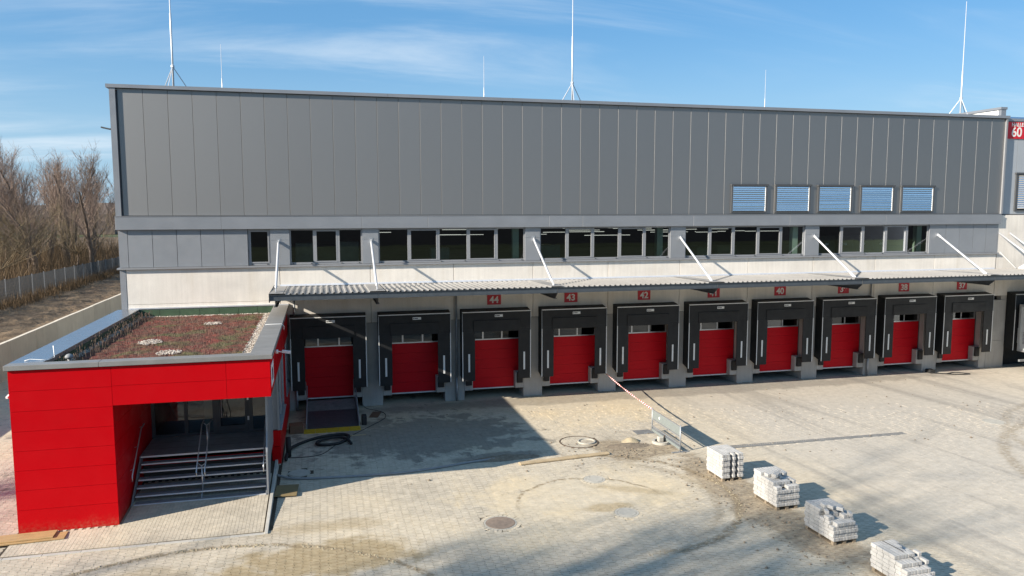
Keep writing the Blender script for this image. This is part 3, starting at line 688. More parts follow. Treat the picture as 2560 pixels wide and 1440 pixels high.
MB().bar((.1, 0, .05), (-.28, 0, .1), .05, .05).build('arm', 'dark_frame', wl); MB().bar((-.25, 0, .08), (-.62, 0, .16), .25, .06).build('head', 'dark_frame', wl)

# ================================================================== NEXT HALL (right edge)
nh = thing('neighbouring_hall', 'lighter grey hall with concrete base adjoining the right end of the warehouse', 'hall')
YN = .17
for k in range(14):
    a = 46.08+k*1.05; MB().box(a+(0 if k == 0 else .01), a+1.04, YN, YN+.1, 9.12, 14.5).build('cladding_panel', 'clad_light', nh)
MB().box(46.07, 61, YN-.03, YN-.002, 9.07, 9.12).build('base_trim', 'dark_frame', nh)
MB().box(46.2, 61, YN-.08, YN+.4, 14.505, 14.66).build('parapet_cap', 'trim', nh)
MB().box(46.08, 61, YN+.11, 60, 9.1, 14.49).build('core', 'steel_dark', nh); MB().box(46.3, 61, .9, 60, 0, 9.1).build('core', 'steel_dark', nh)
for a, c in ((45.93, 49.95), (49.96, 53.9), (53.91, 61)): bevel(MB().box(a+.01, c, .02 if a < 46 else .02, .32, 4.3, 9.06).build('concrete_panel', 'concrete', nh), .008)
f = MB(); a, c, z0, z1 = 47.1, 49.4, 9.30, 11.45
f.box(a-.05, c, YN-.12, YN, z1, z1+.1).box(a, a+.16, YN-.09, YN, z0, z1).box(a+.16, c, YN-.09, YN, z0, z0+.06)
w = f.build('window', 'dark_frame', nh); MB().poly([(a+.16, YN-.01, z0+.06), (c, YN-.01, z0+.06), (c, YN-.01, z1), (a+.16, YN-.01, z1)]).build('pane', 'door_glass', w)
sm = MB(); sm.prism([(-.03, -.055), (-.05, 0), (-.02, .055), (-.015, .05), (-.042, 0), (-.025, -.055)], 0, -1.0, 1.0); sme = sm.mesh('slat', 'slat')
for q in range(16): o = obj('slat', sme, w); o.location = (48.32, YN-.01, z0+.2+q*.125)
MB().box(46.30, 46.60, .84, 40, 14.6, 15.23).build('roof_upstand', 'white', nh); MB().box(46.22, 46.68, .60, 40, 15.235, 15.37).build('upstand_cap', 'trim', nh); MB().box(46.28, 46.62, .63, .835, 14.6, 15.233).build('upstand_end', 'trim', nh)
MB().prism([(1.2, 14.75), (3.2, 15.2), (3.2, 15.15), (1.2, 14.70)], 0, 47.0, 56).build('solar_panel', 'solar', nh)
for xx in (45.98, 46.75):
    MB().tube([(xx, -.04, 8.0), (xx, -3.46, 5.99)], .05, 8).build('strut', 'galv_white', nh, True)
MB().tube([(46.1, -.03, 6.9), (46.95, -.4, 5.95)], .018, 6).build('rod', 'white', nh)
hs_ = thing('hall_sign', 'red hall sign reading HALLE 60 at the top right corner', 'sign')
MB().box(46.24, 48.9, YN-.05, YN-.005, 13.50, 14.46).build('sign_board', 'sign_red', hs_)
wall_text('HALLE', .30, 'sign_white', (46.97, YN-.055, 14.30), hs_, 'lettering', .007); wall_text('60', .76, 'sign_white', (46.93, YN-.055, 13.86), hs_, 'number', .014)
lf = thing('roof_lamp', 'white floodlight lying on the canopy at the right edge', 'lamp', None, (47.3, -.9, 5.93))
bevel(MB().bar((-.5, 0, .05), (.35, 0, .42), .4, .1).build('head', 'white', lf), .01); MB().bar((.3, 0, .0), (.45, 0, .34), .1, .06).build('bracket', 'galv', lf)

# trailer backed onto the next dock
cN = 48.58
for m_, (a, c) in enumerate(((46.5, 46.9), (50.3, 52.4))): MB().box(a, c, .04, .36, 0, 4.29).build('pier', 'concrete_pier', nh)
MB().box(46.9, 50.3, .5, .6, 0, 4.29).build('dock_recess', 'black', nh)
make_shelter('black dock shelter around the white trailer at the right edge', cN, 1.72, 4.42)
tr = thing('box_trailer', 'white box trailer docked at the right edge of the yard', 'trailer', None, (cN-.25, -.75, 0))
bevel(MB().box(-1.27, 1.27, -9, 0, 1.12, 3.85).build('box_body', 'trailer_white', tr), .03)
MB().box(-1.30, -1.272, -9, -.0, 1.08, 1.2).box(-1.30, -1.272, -9, 0, 3.72, 3.86).box(-1.30, -1.272, -.12, 0, 1.2, 3.72).build('side_rail', 'alu', tr)
MB().box(-.9, .9, -9, -.2, .85, 1.05).build('chassis', 'dark_frame', tr)
for yy in (-1.6, -2.9):
    for s_ in (-1, 1):
        wq = MB().tube([(s_*.8, yy, .5), (s_*1.2, yy, .5)], .5, 20).build('wheel', 'rubber', tr); MB().tube([(s_*1.201, yy, .5), (s_*1.215, yy, .5)], .27, 16).build('rim', 'alu', wq)
MB().box(-1.2, 1.2, -.14, -.04, .45, .57).build('underrun_bar', 'galv', tr)
o = obj('lettering', text_mesh('b', .62, 'print_black', 'lettering', .02), tr); o.rotation_euler = (math.pi/2, 0, -math.pi/2); o.location = (-1.276, -1.3, 2.75)
b = MB()
for q in range(9): b.box(-1.276, -1.273, -1.5-q*.06, -.3, 1.55+q*.08, 1.575+q*.08)
b.build('stripe_print', 'print_black', tr)
MB().box(-1.277, -1.273, -.9, -.35, 3.25, 3.55).build('plate_frame', 'white', tr)

# ================================================================== RED PAVILION
pv_ = thing('entrance_pavilion', 'bright red panelled entrance pavilion with planted flat roof', 'pavilion')
PX0, PX1, PY = -1.36, 5.72, -12.50
zj = [4.872, 4.275, 3.685, 3.10, 2.525, 1.95, 1.365, .78, .085]
xs_al = 1.30
for a, c in zip(zj[:-1], zj[1:]): MB().box(PX0, xs_al-.004, PY, PY+.05, c+.004, a-.004).build('red_panel', 'red_panel', pv_)
for xa, xb in ((xs_al, 4.45), (4.45, PX1)):
    for a, c in ((4.872, 4.295), (4.295, 3.71)): MB().box(xa+.004, xb-.004 if xb < 5 else xb, PY, PY+.05, c+.004, a-.004).build('red_panel', 'red_panel', pv_)
MB().box(PX0+.03, xs_al-.03, PY+.06, PY+.3, 0, 4.86).box(xs_al-.02, PX1-.03, PY+.06, PY+.3, 3.74, 4.86).build('backing', 'black', pv_)
MB().box(PX0+.02, xs_al+.05, PY+.01, PY+.058, 0, .082).build('plinth', 'concrete_ring', pv_)
# left outer wall, alcove wall, right side
for q in range(5):
    ya = PY+.055+q*2.45; yb = min(ya+2.44, 0)
    for a, c in zip(zj[:-1:2], zj[2::2]): MB().box(PX0, PX0+.05, ya, yb, c+.004, a-.004).build('red_panel', 'red_panel', pv_)
MB().box(PX0+.06, PX0+.1, PY+.3, -.02, 0, 4.8).build('backing', 'black', pv_)
for q, (ya, yb) in enumerate(((PY+.055, -10.8), (-10.795, -9.2), (-9.195, -7.62))):
    for a, c in zip([3.70]+zj[3:-1], zj[3:]): MB().box(xs_al-.05, xs_al-.003, ya, yb, c+.004, a-.004).build('red_panel', 'red_panel', pv_)
MB().box(xs_al-.10, xs_al-.055, PY+.3, -7.6, 0, 3.64).build('backing', 'black', pv_)
for q, (ya, yb) in enumerate(((PY+.055, -9.0), (-8.995, -5.6), (-5.595, -2.6), (-2.595, -.02))): MB().box(PX1-.05, PX1, ya, yb, 3.714, 4.868).build('red_panel', 'red_panel', pv_)
for ya, yb in ((-8.3, -5.6), (-5.595, -2.6), (-2.595, -.02)):
    for a, c in ((1.45, .86), (.855, .2)): MB().box(PX1-.05, PX1, ya, yb, c+.004, a-.004).build('red_panel', 'red_panel', pv_)
for a, c in ((1.45, .86), (.855, .2)): MB().box(5.42, PX1-.052, -8.3, -8.25, c+.004, a-.004).build('red_panel', 'red_panel', pv_)
MB().box(PX1-.05, PX1, -4.5, -3.2, 1.47, 3.64).build('red_panel', 'red_panel', pv_)
MB().box(5.42, PX1-.02, -8.28, -.02, .15, .2).build('plinth', 'concrete_ring', pv_)
for ya, yb in ((-8.3, -4.52), (-3.18, -.05)):
    f = MB(); f.box(PX1-.09, PX1-.02, ya, yb, 1.47, 1.56).box(PX1-.09, PX1-.02, ya, yb, 3.55, 3.64).box(PX1-.09, PX1-.02, ya, ya+.09, 1.56, 3.55).box(PX1-.09, PX1-.02, yb-.09, yb, 1.56, 3.55).box(PX1-.09, PX1-.02, (ya+yb)/2-.05, (ya+yb)/2+.05, 1.56, 3.55)
    w = f.build('window', 'grey_panel', pv_); MB().box(PX1-.09, PX1+.06, ya, yb, 1.452, 1.468).build('sill', 'frame', w)
    MB().poly([(PX1-.06, ya+.09, 1.56), (PX1-.06, yb-.09, 1.56), (PX1-.06, yb-.09, 3.55), (PX1-.06, ya+.09, 3.55)]).build('pane', 'glass', w)
MB().box(5.40, 5.70, -8.24, -8.12, 1.47, 3.64).build('post', 'grey_panel', pv_)
# soffit, roof slab, interior
MB().box(xs_al+.0, PX1-.055, PY+.31, -7.6, 3.66, 3.708).build('soffit', 'grey_panel', pv_)
MB().box(PX0+.1, PX1-.1, PY+.31, -.02, 4.2, 4.55).build('roof_slab', 'concrete_ring', pv_)
MB().box(xs_al-.04, PX1-.1, -7.5, -.05, 1.20, 1.28).build('inner_floor', 'interior_floor', pv_); MB().box(xs_al-.04, PX1-.1, -1.2, -1.1, 1.28, 4.2).build('inner_wall', 'interior', pv_); MB().box(xs_al-.04, xs_al, -7.5, -1.2, 1.28, 4.2).build('inner_wall', 'interior', pv_)
MB().box(3.02, 3.42, -7.3, -7.0, 1.28, 3.9).build('inner_column', 'mint', pv_)
# glazed entrance
YG = -7.6; f = MB(); mull = [1.36, 2.45, 3.44, 4.65, 5.34]
f.box(1.30, 5.40, YG-.05, YG+.05, 1.30, 1.39).box(1.30, 5.40, YG-.05, YG+.05, 3.53, 3.60)
for q, xm in enumerate(mull): wd = .055 if q not in (2, 3) else .085; f.box(xm-wd, xm+wd, YG-.05, YG+.05, 1.39, 3.53)
w = f.build('glazed_front', 'dark_frame', pv_)
for q, (a, c) in enumerate(zip(mull[:-1], mull[1:])):
    MB().poly([(a+.055, YG, 1.39), (c-.055, YG, 1.39), (c-.055, YG, 3.53), (a+.055, YG, 3.53)]).build('pane', 'door_glass', w)
d = MB(); a, c = 3.53, 4.56
d.box(a, a+.09, YG-.07, YG-.052, 1.40, 3.52).box(c-.09, c, YG-.07, YG-.052, 1.40, 3.52).box(a+.09, c-.09, YG-.07, YG-.052, 1.40, 1.58).box(a+.09, c-.09, YG-.07, YG-.052, 3.42, 3.52)
d = d.build('entrance_door', 'dark_frame', pv_); MB().tube([(a+.14, YG-.12, 1.9), (a+.14, YG-.12, 3.0)], .018, 8).build('handle', 'alu', d)
for zz in (1.75, 2.5, 3.25): MB().box(c-.01, c+.05, YG-.10, YG-.071, zz, zz+.14).build('hinge', 'alu', d)
# copings
def coping(x0, x1, y0, y1, material): bevel(MB().box(x0, x1, y0, y1, 4.89, 5.035).build('coping', material, pv_), .008)
coping(-1.44, 1.0, PY-.07, PY+.33, 'coping'); coping(1.006, 5.80, PY-.07, PY+.33, 'coping')
for ya, yb in ((PY+.335, -9.0), (-8.995, -6.0), (-5.995, -3.0), (-2.995, -.03)): coping(-1.44, -.55, ya, yb, 'zinc'); coping(5.14, 5.80, ya, yb, 'coping')
MB().box(-.60, -.552, PY+.33, -.03, 4.5, 4.888).box(5.142, 5.2, PY+.33, -.03, 4.5, 4.888).box(-.55, 5.14, PY+.29, PY+.32, 4.5, 4.888).build('parapet_inside', 'green_membrane', pv_)
for k in range(7): a = -.54+k*.83; MB().box(a, a+.815, -.06, -.006, 4.5, 4.99).build('upstand', 'green_membrane', pv_)
MB().box(-.95, 5.80, -.075, -.001, 5.037, 5.09).build('wall_flashing', 'galv_white', pv_)
# guard sheet on the right of the stairs
MB().prism([(-11.25, .05), (-11.05, .05), (-9.6, 1.02), (-8.12, 1.05), (-8.12, 3.655), (-10.7, 3.655), (-10.9, 2.2), (-11.25, 1.58)], 0, 5.415, 5.47).build('side_screen', 'grey_panel', pv_)
# poster and camera on the right side, lamp on the left
ps = thing('wall_poster', 'white and blue notice on the right side of the pavilion fascia', 'notice'); MB().box(5.722, 5.732, -12.1, -11.0, 3.90, 4.60).build('board', 'white', ps)
MB().box(5.7322, 5.734, -11.8, -11.3, 4.05, 4.43).build('print', 'solar', ps)
cm = thing('security_camera', 'white security camera on the right side of the red pavilion', 'camera', None, (5.72, -9.6, 4.58))
MB().tube([(0, 0, 0), (.09, 0, 0)], .07, 10).build('base', 'white', cm, True); MB().bar((.09, 0, 0), (.24, 0, -.02), .03, .03).build('arm', 'white', cm); MB().bar((.22, .0, 0), (.50, -.05, -.04), .09, .09).build('head', 'white', cm)
cm = thing('security_camera', 'white security camera on the left edge of the red front', 'camera', None, (-1.36, -12.3, 4.12))
MB().bar((0, 0, 0), (-.1, 0, .01), .04, .04).build('arm', 'white', cm); MB().bar((-.06, .02, .02), (-.09, -.12, -.03), .06, .06).build('head', 'white', cm)
# ---- planted roof
ZR = 4.66
b = MB(); nxr, nyr = 60, 120; sx0, sx1, sy0, sy1 = -.28, 4.72, -12.1, -.42
for i in range(nxr+1):
    for j in range(nyr+1):
        x = sx0+(sx1-sx0)*i/nxr+.05*mnoise.noise(Vector((j*.25, i*.3, 0))); y = sy0+(sy1-sy0)*j/nyr+.05*mnoise.noise(Vector((j*.2, i*.25, 5)))
        b.v.append((x, y, ZR+.05+.035*mnoise.noise(Vector((x*3, y*3, 0)))+.02*mnoise.noise(Vector((x*9, y*9, 2)))))
for i in range(nxr):
    for j in range(nyr): a = i*(nyr+1)+j; b.f.append((a, a+1, a+nyr+2, a+nyr+1))
tag(b.build('sedum_carpet', 'sedum'), 'red and brown sedum carpet on the pavilion roof', 'planting', kind='stuff')
b = MB()
for k in range(13000):
    x = rnd.uniform(sx0+.02, sx1-.02); y = rnd.uniform(sy0, sy1-.03)
    h = rnd.uniform(.015, .05) if rnd.random() < .72 else rnd.uniform(.05, .13); r = rnd.uniform(.006, .013); a = rnd.uniform(0, 6.28); dx, dy = rnd.gauss(0, .02), rnd.gauss(0, .02)
    i = len(b.v); b.v += [(x-r*math.cos(a), y-r*math.sin(a), ZR+.03), (x+r*math.cos(a), y+r*math.sin(a), ZR+.03), (x+dx, y+dy, ZR+.05+h)]; b.f.append((i, i+1, i+2))
tag(b.build('dry_stalks', 'stem'), 'dry flower stalks standing on the sedum roof', 'stalks', kind='stuff')
b = MB()
for k in range(300):
    x = rnd.uniform(-.5, .15); y = rnd.uniform(-11.5, -.6); h = rnd.uniform(.15, .42); r = .010; dx, dy = rnd.gauss(0, .04), rnd.gauss(0, .05); b.tube([(x, y, ZR), (x+dx*.5, y+dy*.5, ZR+h*.7), (x+dx, y+dy, ZR+h)], [r*.6, r*.6, r*1.5], 3, False)
tag(b.build('tall_stalks', 'stem'), 'tall grey stalks along the left inner edge of the pavilion roof', 'stalks', kind='stuff')
def pebbles(name, regions, label, per=330, z=ZR):
    b = MB()
    for (x0, x1, y0, y1, el) in regions:
        for k in range(int(per*(x1-x0)*(y1-y0))):
            x, y = rnd.uniform(x0, x1), rnd.uniform(y0, y1)
            if el and ((x-(x0+x1)/2)/((x1-x0)/2))**2+((y-(y0+y1)/2)/((y1-y0)/2))**2 > 1: continue
            r = rnd.uniform(.018, .036); zz = z+rnd.uniform(.005, .045)+(.05 if el else 0); i = len(b.v); q = rnd.uniform(0, 6)
            e1, e2, e3 = rnd.uniform(.7, 1.5), rnd.uniform(.7, 1.2), rnd.uniform(.5, .9)
            for t in range(4): b.v.append((x+r*e1*math.cos(q+t*1.57), y+r*e2*math.sin(q+t*1.57), zz))
            b.v += [(x, y, zz+r*e3), (x, y, zz-r*e3)]
            for t in range(4): b.f += [(i+t, i+(t+1) % 4, i+4), (i+(t+1) % 4, i+t, i+5)]
    return tag(b.build(name, 'pebble'), label, 'gravel', kind='stuff')
MB().box(-.55, 5.16, PY+.33, -.07, 4.56, ZR).build('gravel_bed', 'sand', pv_)
pebbles('gravel_strip', [(-.53, -.24, -11.9, -.1, 0), (4.70, 5.15, -11.9, -.1, 0), (-.24, 4.70, -.44, -.08, 0)], 'pale gravel strip around the sedum on the pavilion roof', 520)
pebbles('gravel_patch', [(.95, 1.75, -8.0, -6.9, 1)], 'oval gravel patch in the left of the sedum roof', 420); pebbles('gravel_patch', [(2.55, 3.25, -3.6, -2.8, 1)], 'oval gravel patch at the back of the sedum roof', 420); pebbles('gravel_patch', [(2.0, 2.75, -10.2, -9.3, 1)], 'oval gravel patch near the front of the sedum roof', 420)
vp = thing('vent_pipe', 'small grey vent pipe at the front left of the pavilion roof', 'vent', None, (-.12, -11.3, ZR)); MB().tube([(0, 0, 0), (0, 0, .3)], .055, 10).build('pipe', 'hose_grey', vp, True)
MB().tube([(0, 0, .30), (0, 0, .32), (0, 0, .37), (0, 0, .42), (0, 0, .44)], [.10, .125, .12, .07, .01], 12).build('cap', 'hose_grey', vp, True)
for (pts, lab) in (([(-1.1, -11.95, 5.05), (-.98, -11.88, 5.08), (-.65, -11.95, 5.06), (-.5, -11.92, 5.05), (-.42, -11.6, 5.06), (-.44, -11.6, 5.41)], 'white lightning cable at the front left corner of the pavilion roof'), ([(5.05, -6.3, 4.81), (5.2, -6.3, 5.05), (5.78, -6.25, 5.05), (5.86, -6.25, 4.96), (5.86, -6.25, 4.8)], 'white lightning cable across the right coping of the pavilion')):
    tag(MB().tube(pts, .013, 6).build('lightning_cable', 'white', None, True), lab, 'cable')
# ---- entrance stairs
stt = thing('entrance_stairs', 'grey steel grating stairs under the red pavilion lintel', 'stairs')
n_st = 6
for k in range(n_st+1):
    z1 = .20+k*.183; y0 = -11.22+k*.245
    if k < n_st:
        t_ = MB(); t_.box(1.42, 5.38, y0+.01, y0+.27, z1-.035, z1-.006); t_ = t_.build('tread', 'galv', stt); bevel(MB().box(1.42, 5.38, y0-.02, y0+.008, z1-.045, z1).build('nosing', 'galv_white', t_), .004)
    else:
        t_ = MB().box(1.33, 5.40, y0+.01, -7.66, z1-.04, z1-.004).build('landing', 'galv', stt); bevel(MB().box(1.33, 5.40, y0-.02, y0+.008, z1-.06, z1).build('nosing', 'galv_white', t_), .004)
        for yy in (-9.0, -8.3): MB().box(1.34, 5.39, yy-.006, yy+.006, z1-.003, z1-.001).build('joint_strip', 'black', t_)
MB().box(1.33, 5.38, -9.3, -9.25, .1, .82).build('back_plate', 'interior', stt); MB().box(1.33, 5.38, -9.3, -9.25, .825, 1.0).build('back_plate', 'red_door', stt)
for xx in (1.36, 5.385): MB().prism([(-11.28, .02), (-11.28, .20), (-9.78, 1.30), (-9.5, 1.30), (-9.5, 1.10)], 0, xx-.012, xx+.012).build('stringer', 'galv', stt)
MB().prism([(-11.2, .02), (-11.2, .16), (-9.7, 1.24), (-9.7, 1.05)], 0, 3.38, 3.41).build('stringer', 'galv', stt)
def rail(x, parent, name='handrail', side=0):
    b = MB(); pts = [(x, -11.25, .95), (x, -11.22, 1.12), (x, -9.75, 2.24), (x, -9.3, 2.27), (x+side*.05, -9.2, 2.25)]
    b.tube(pts, .022, 8); return b.build(name, 'alu', parent, True)
for xx, s_ in ((1.42, -1), (3.29, 0), (3.54, 0), (5.33, 1)):
    r_ = rail(xx, stt, 'handrail', s_)
    if s_:
        for yy, zz in ((-11.0, 1.28), (-10.3, 1.81), (-9.5, 2.25)): MB().tube([(xx, yy, zz), (xx+s_*.1, yy, zz-.04)], .012, 6).build('holder', 'alu', r_)
for yy, zb, zt_ in ((-10.95, .35, 1.30), (-9.55, 1.28, 2.25)):
    p_ = MB().tube([(3.415, yy, zb), (3.415, yy, zt_-.08)], .02, 8); p_.tube([(3.29, yy, zt_), (3.415, yy, zt_-.1), (3.54, yy, zt_)], .012, 6); p_.build('rail_post', 'alu', stt, True)
# ---- forecourt: wedge of rectangular pavers with kerbs
fz = lambda y: .012+max(0, (y+13.95))*.058
fc = MB(); fc.poly([(PX0-.05, -13.9, fz(-13.9)-.012), (5.5, -13.9, fz(-13.9)-.012), (5.5, -7.4, fz(-7.4)-.012), (PX0-.05, -7.4, fz(-7.4)-.012)]); fc.poly([(5.5, -13.9, -.02), (5.5, -7.4, -.02), (5.5, -7.4, fz(-7.4)-.013), (5.5, -13.9, fz(-13.9)-.013)])
fc = tag(fc.build('forecourt', 'joint'), kind='structure')
sp = []
jx = 0
half = MB()
for i in range(1, int((5.46+1.4)/.105), 2):
    x = -1.36+i*.105+.052; half.box(x-.0495, x+.0495, -13.862, -13.764, -.03, fz(-13.81))
tag(half.build('half_paver', 'paver', fc), kind='stuff')
for i in range(int((5.46+1.4)/.105)):
    for j in range(int(6.4/.21)+1):
        x = -1.36+i*.105+.052; y = -13.86+j*.21+(.105 if i % 2 else 0)+.1
        if y > -9.4 or (y > PY-.10 and x < 1.40) or y < -13.84: continue
        sp.append((y, x))
sp.sort()
fm = MB().box(-.0495, .0495, -.1, .1, -.05, 0).mesh('paver', 'paver')
b = MB()
for k, (y, x) in enumerate(sp):
    z = fz(y)+rnd.uniform(-.002, .002)
    if k < 300: o = obj('paver', fm, fc); o.location = (x, y, z); o.rotation_euler = (.058, rnd.gauss(0, .006), 0)
    else:
        i = len(b.v); b.v += [(x-.0495, y-.1, z-.006), (x+.0495, y-.1, z-.006), (x+.0495, y+.1, z+.006), (x-.0495, y+.1, z+.006)]; b.v += [(p[0], p[1], p[2]-.03) for p in b.v[i:i+4]]
        b.f += [(i, i+1, i+2, i+3)]+[(i+q, i+4+q, i+4+(q+1) % 4, i+(q+1) % 4) for q in range(4)]
tag(b.build('paver_field', 'paver', fc), kind='stuff')
for k in range(7):
    ya = -14.05+k*.98; bevel(MB().prism([(ya+.005, -.1), (ya+.975, -.1), (ya+.975, fz(ya+.975)+.025), (ya+.005, fz(ya)+.025)], 0, 5.51, 5.61).build('kerb_stone', 'kerb', fc), .008)
for k in range(9):
    xa = -3.2+k*.97; bevel(MB().box(xa+.004, xa+.966, -14.05, -13.92, -.1, .014).build('kerb_stone', 'kerb', fc), .005)

# ================================================================== YARD THINGS
# ---- stacks of paving stones on pallets
SX, SY, SZ = .105, .21, .105
sm = bmesh.new(); bmesh.ops.create_cube(sm, size=1); bmesh.ops.scale(sm, vec=(SX-.011, SY-.011, SZ-.008), verts=sm.verts); bmesh.ops.bevel(sm, geom=list(sm.edges), offset=.006, segments=1, affect='EDGES')
stone_me = bpy.data.meshes.new('paving_stone'); sm.to_mesh(stone_me); sm.free(); stone_me.materials.append(M['stone_white'])
def stack(x, y, rz, layers, nx, ny, label, style, skip_cols=(), plab=''):
    pal = thing('wooden_pallet', 'wooden pallet under the '+plab, 'pallet', 'pallets in the row beside the soil strip', (x, y, 0)); pal.rotation_euler = (0, 0, rz)
    w, l = nx*SX-.08, ny*SY-.06
    for k in range(5): a = -l/2+k*(l-.1)/4; MB().box(-w/2, w/2, a, a+.1, .10, .12).build('deck_board', 'wood_grey', pal)
    for a in (-w/2, -.05, w/2-.1):
        for c in (-l/2, -.05, l/2-.1): MB().box(a, a+.1, c, c+.1, .02, .098).build('block', 'wood_grey', pal)
        MB().box(a, a+.1, -l/2, l/2, 0, .018).build('runner', 'wood_grey', pal)
    t = thing('paving_stone_stack', label, 'stone stack', 'stacks of pale paving stones', (x, y, .122)); t.rotation_euler = (0, 0, rz)
    for k in range(layers):
        off = .016 if k % 2 else -.016
        for i in range(nx):
            for j in range(ny):
                shell = i in (0, nx-1) or j in (0, ny-1)
                top = layers-1
                if style == 'full':
                    if i in skip_cols and j == 0: continue
                elif style == 'ragged':          # near end lower, top layers broken up
                    hgt = layers if j >= ny-3 else layers-1 if j >= 1 else layers-2
                    if k >= hgt: continue
                    if k == hgt-1 and rnd.random() < .22 and j < ny-2: continue
                    top = hgt-1
                elif style == 'steps':
                    hgt = layers-int(max(0, (ny-1-j)-2)*.9)-(1 if (i > nx*.55 and rnd.random() < .45) else 0)
                    if k >= hgt: continue
                    top = hgt-1
                if not (shell or k >= layers-3 or k >= top-1 or (skip_cols and j <= 1)): continue
                o = obj('paving_stone', stone_me, t)
                o.location = ((i-(nx-1)/2)*SX+rnd.gauss(0, .0015), (j-(ny-1)/2)*SY+off+rnd.gauss(0, .002), (k+.5)*SZ); o.rotation_euler = (0, 0, rnd.gauss(0, .006))
    if style == 'ragged':
        for q in range(6):
            o = obj('paving_stone', stone_me, t); o.location = (rnd.uniform(-.35, .35)*nx*SX, rnd.uniform(-.42, .38)*l, (layers+(.5 if rnd.random() < .5 else -.48))*SZ); o.rotation_euler = (0, 0, rnd.uniform(-.5, .5))
    if style == 'full':
        for zz in (2, 4, 6): pass
    if style == 'steps':
        MB().tube([(-w*.1, l/2+.02, layers*SZ*.3), (-w*.1, l/2, layers*SZ+.015), (-.05, .1, layers*SZ+.02), (.08, -.25, (layers-2)*SZ+.1), (.1, -l/2+.2, .3)], .008, 5).build('strap', 'black', t)
stack(20.98, -12.95, .03, 8, 8, 5, 'full square stack of pale paving stones nearest the barrier', 'full', (3, 5), plab='full square stone stack nearest the barrier')
stack(21.33, -15.55, .035, 8, 8, 6, 'stack of pale paving stones with loose stones on top, second from the barrier', 'ragged', plab='stone stack second from the barrier')
stack(21.42, -18.15, .04, 7, 8, 6, 'stack of pale paving stones with broken top, third from the barrier', 'ragged', plab='stone stack third from the barrier')
stack(21.48, -20.98, .03, 6, 8, 7, 'stepped stack of pale paving stones with black strap, nearest the camera', 'steps', plab='stepped stone stack nearest the camera')

# ---- barrier and tape
ba = thing('barrier', 'light grey metal barrier standing across the yard', 'barrier')
p0, p1 = Vector((20.70, -7.48, 0)), Vector((20.66, -10.15, 0)); dv = (p1-p0).normalized()
for p in (p0, p1):
    MB().tube([p, p+Vector((0, 0, 1.08))], .028, 8).build('post', 'galv', ba, True)
    MB().bar(p+Vector((-.35, 0, .02)), p+Vector((.35, 0, .02)), .06, .04).build('foot', 'galv', ba)
def rail_(z0, z1, th, name, mt='galv'): MB().bar((p0.x, p0.y, (z0+z1)/2), (p1.x, p1.y, (z0+z1)/2), th, z1-z0).build(name, mt, ba)
rail_(.66, 1.0, .02, 'upper_board', 'barrier_grey'); rail_(1.0, 1.03, .035, 'top_rail'); rail_(.60, .63, .03, 'mid_rail'); rail_(.10, .20, .02, 'toe_board', 'barrier_grey'); rail_(.31, .335, .03, 'lower_rail')
b = MB()
for k in range(46): q = p0+dv*(.08+k*.055); b.box(q.x-.006, q.x+.006, q.y-.008, q.y+.008, .2, .31)
b.build('grille', 'galv', ba)
q = p0+dv*.75; MB().tube([(q.x-.025, q.y, .84), (q.x-.012, q.y, .84)], .055, 14).build('reflector', 'white', ba)
tp = thing('warning_tape', 'red and white warning tape from the dock 43 shelter to the barrier', 'tape')
A, Bp = Vector((21.27, -.62, 1.08)), Vector((20.70, -7.46, 1.03)); nn = 56
red, whi = MB(), MB()
for k in range(nn):
    def P(s_): v_ = A.lerp(Bp, s_); v_.z -= .07*4*s_*(1-s_); return v_
    a, c = P(k/nn), P((k+1)/nn); tw = .8*math.sin(k*.35)+1.2; w0 = Vector((math.cos(tw)*.03, 0, math.sin(tw)*.03)); tw2 = .8*math.sin((k+1)*.35)+1.2; w1 = Vector((math.cos(tw2)*.03, 0, math.sin(tw2)*.03))
    (red if k % 2 else whi).poly([a-w0, c-w1, c+w1, a+w0])
tag(red.build('red_band', 'tape_red', tp), kind='stuff'); tag(whi.build('white_band', 'tape_white', tp), kind='stuff')
cb = thing('concrete_stub', 'round pale concrete base with a stub beside the barrier', 'base', None, (20.47, -8.83, 0))
MB().disc((0, 0), .36, 0, .10, 24, .25).build('ring', 'concrete_ring', cb); MB().disc((0, 0), .245, 0, .05, 20).build('plate', 'iron', cb); bevel(MB().box(-.13, .08, -.1, .1, .051, .26).build('stub', 'concrete_ring', cb), .02); MB().tube([(.12, .03, .05), (.18, .05, .3)], .02, 6).build('bar', 'iron', cb)
pm_ = tag(MB().box(20.0, 20.75, -7.55, -7.0, .0, .02).build('rubber_mat', 'drain'), 'small dark mat lying under the far end of the barrier', 'mat')
def mound(name, cx, cy, rx, ry, h, label, seed, mt='sand'):
    b = MB(); n1, n2 = 9, 22; b.v.append((cx, cy, h))
    for i in range(1, n1+1):
        for j in range(n2):
            a = 2*math.pi*j/n2; r = i/n1; q = 1+.25*mnoise.noise(Vector((math.cos(a)*1.5, math.sin(a)*1.5, seed)))
            x, y = cx+rx*r*q*math.cos(a), cy+ry*r*q*math.sin(a); z = h*(1-r*r)**1.5*(1+.6*mnoise.noise(Vector((x*4, y*4, seed))))+.03*mnoise.noise(Vector((x*9, y*9, seed)))*(1-r)
            b.v.append((x, y, max(-.01, z if i < n1 else -.01)))
    for j in range(n2): b.f.append((0, 1+j, 1+(j+1) % n2))
    for i in range(n1-1):
        for j in range(n2): a = 1+i*n2; b.f.append((a+j, a+n2+j, a+n2+(j+1) % n2, a+(j+1) % n2))
    return tag(b.build(name, mt, None, True), label, 'heap')
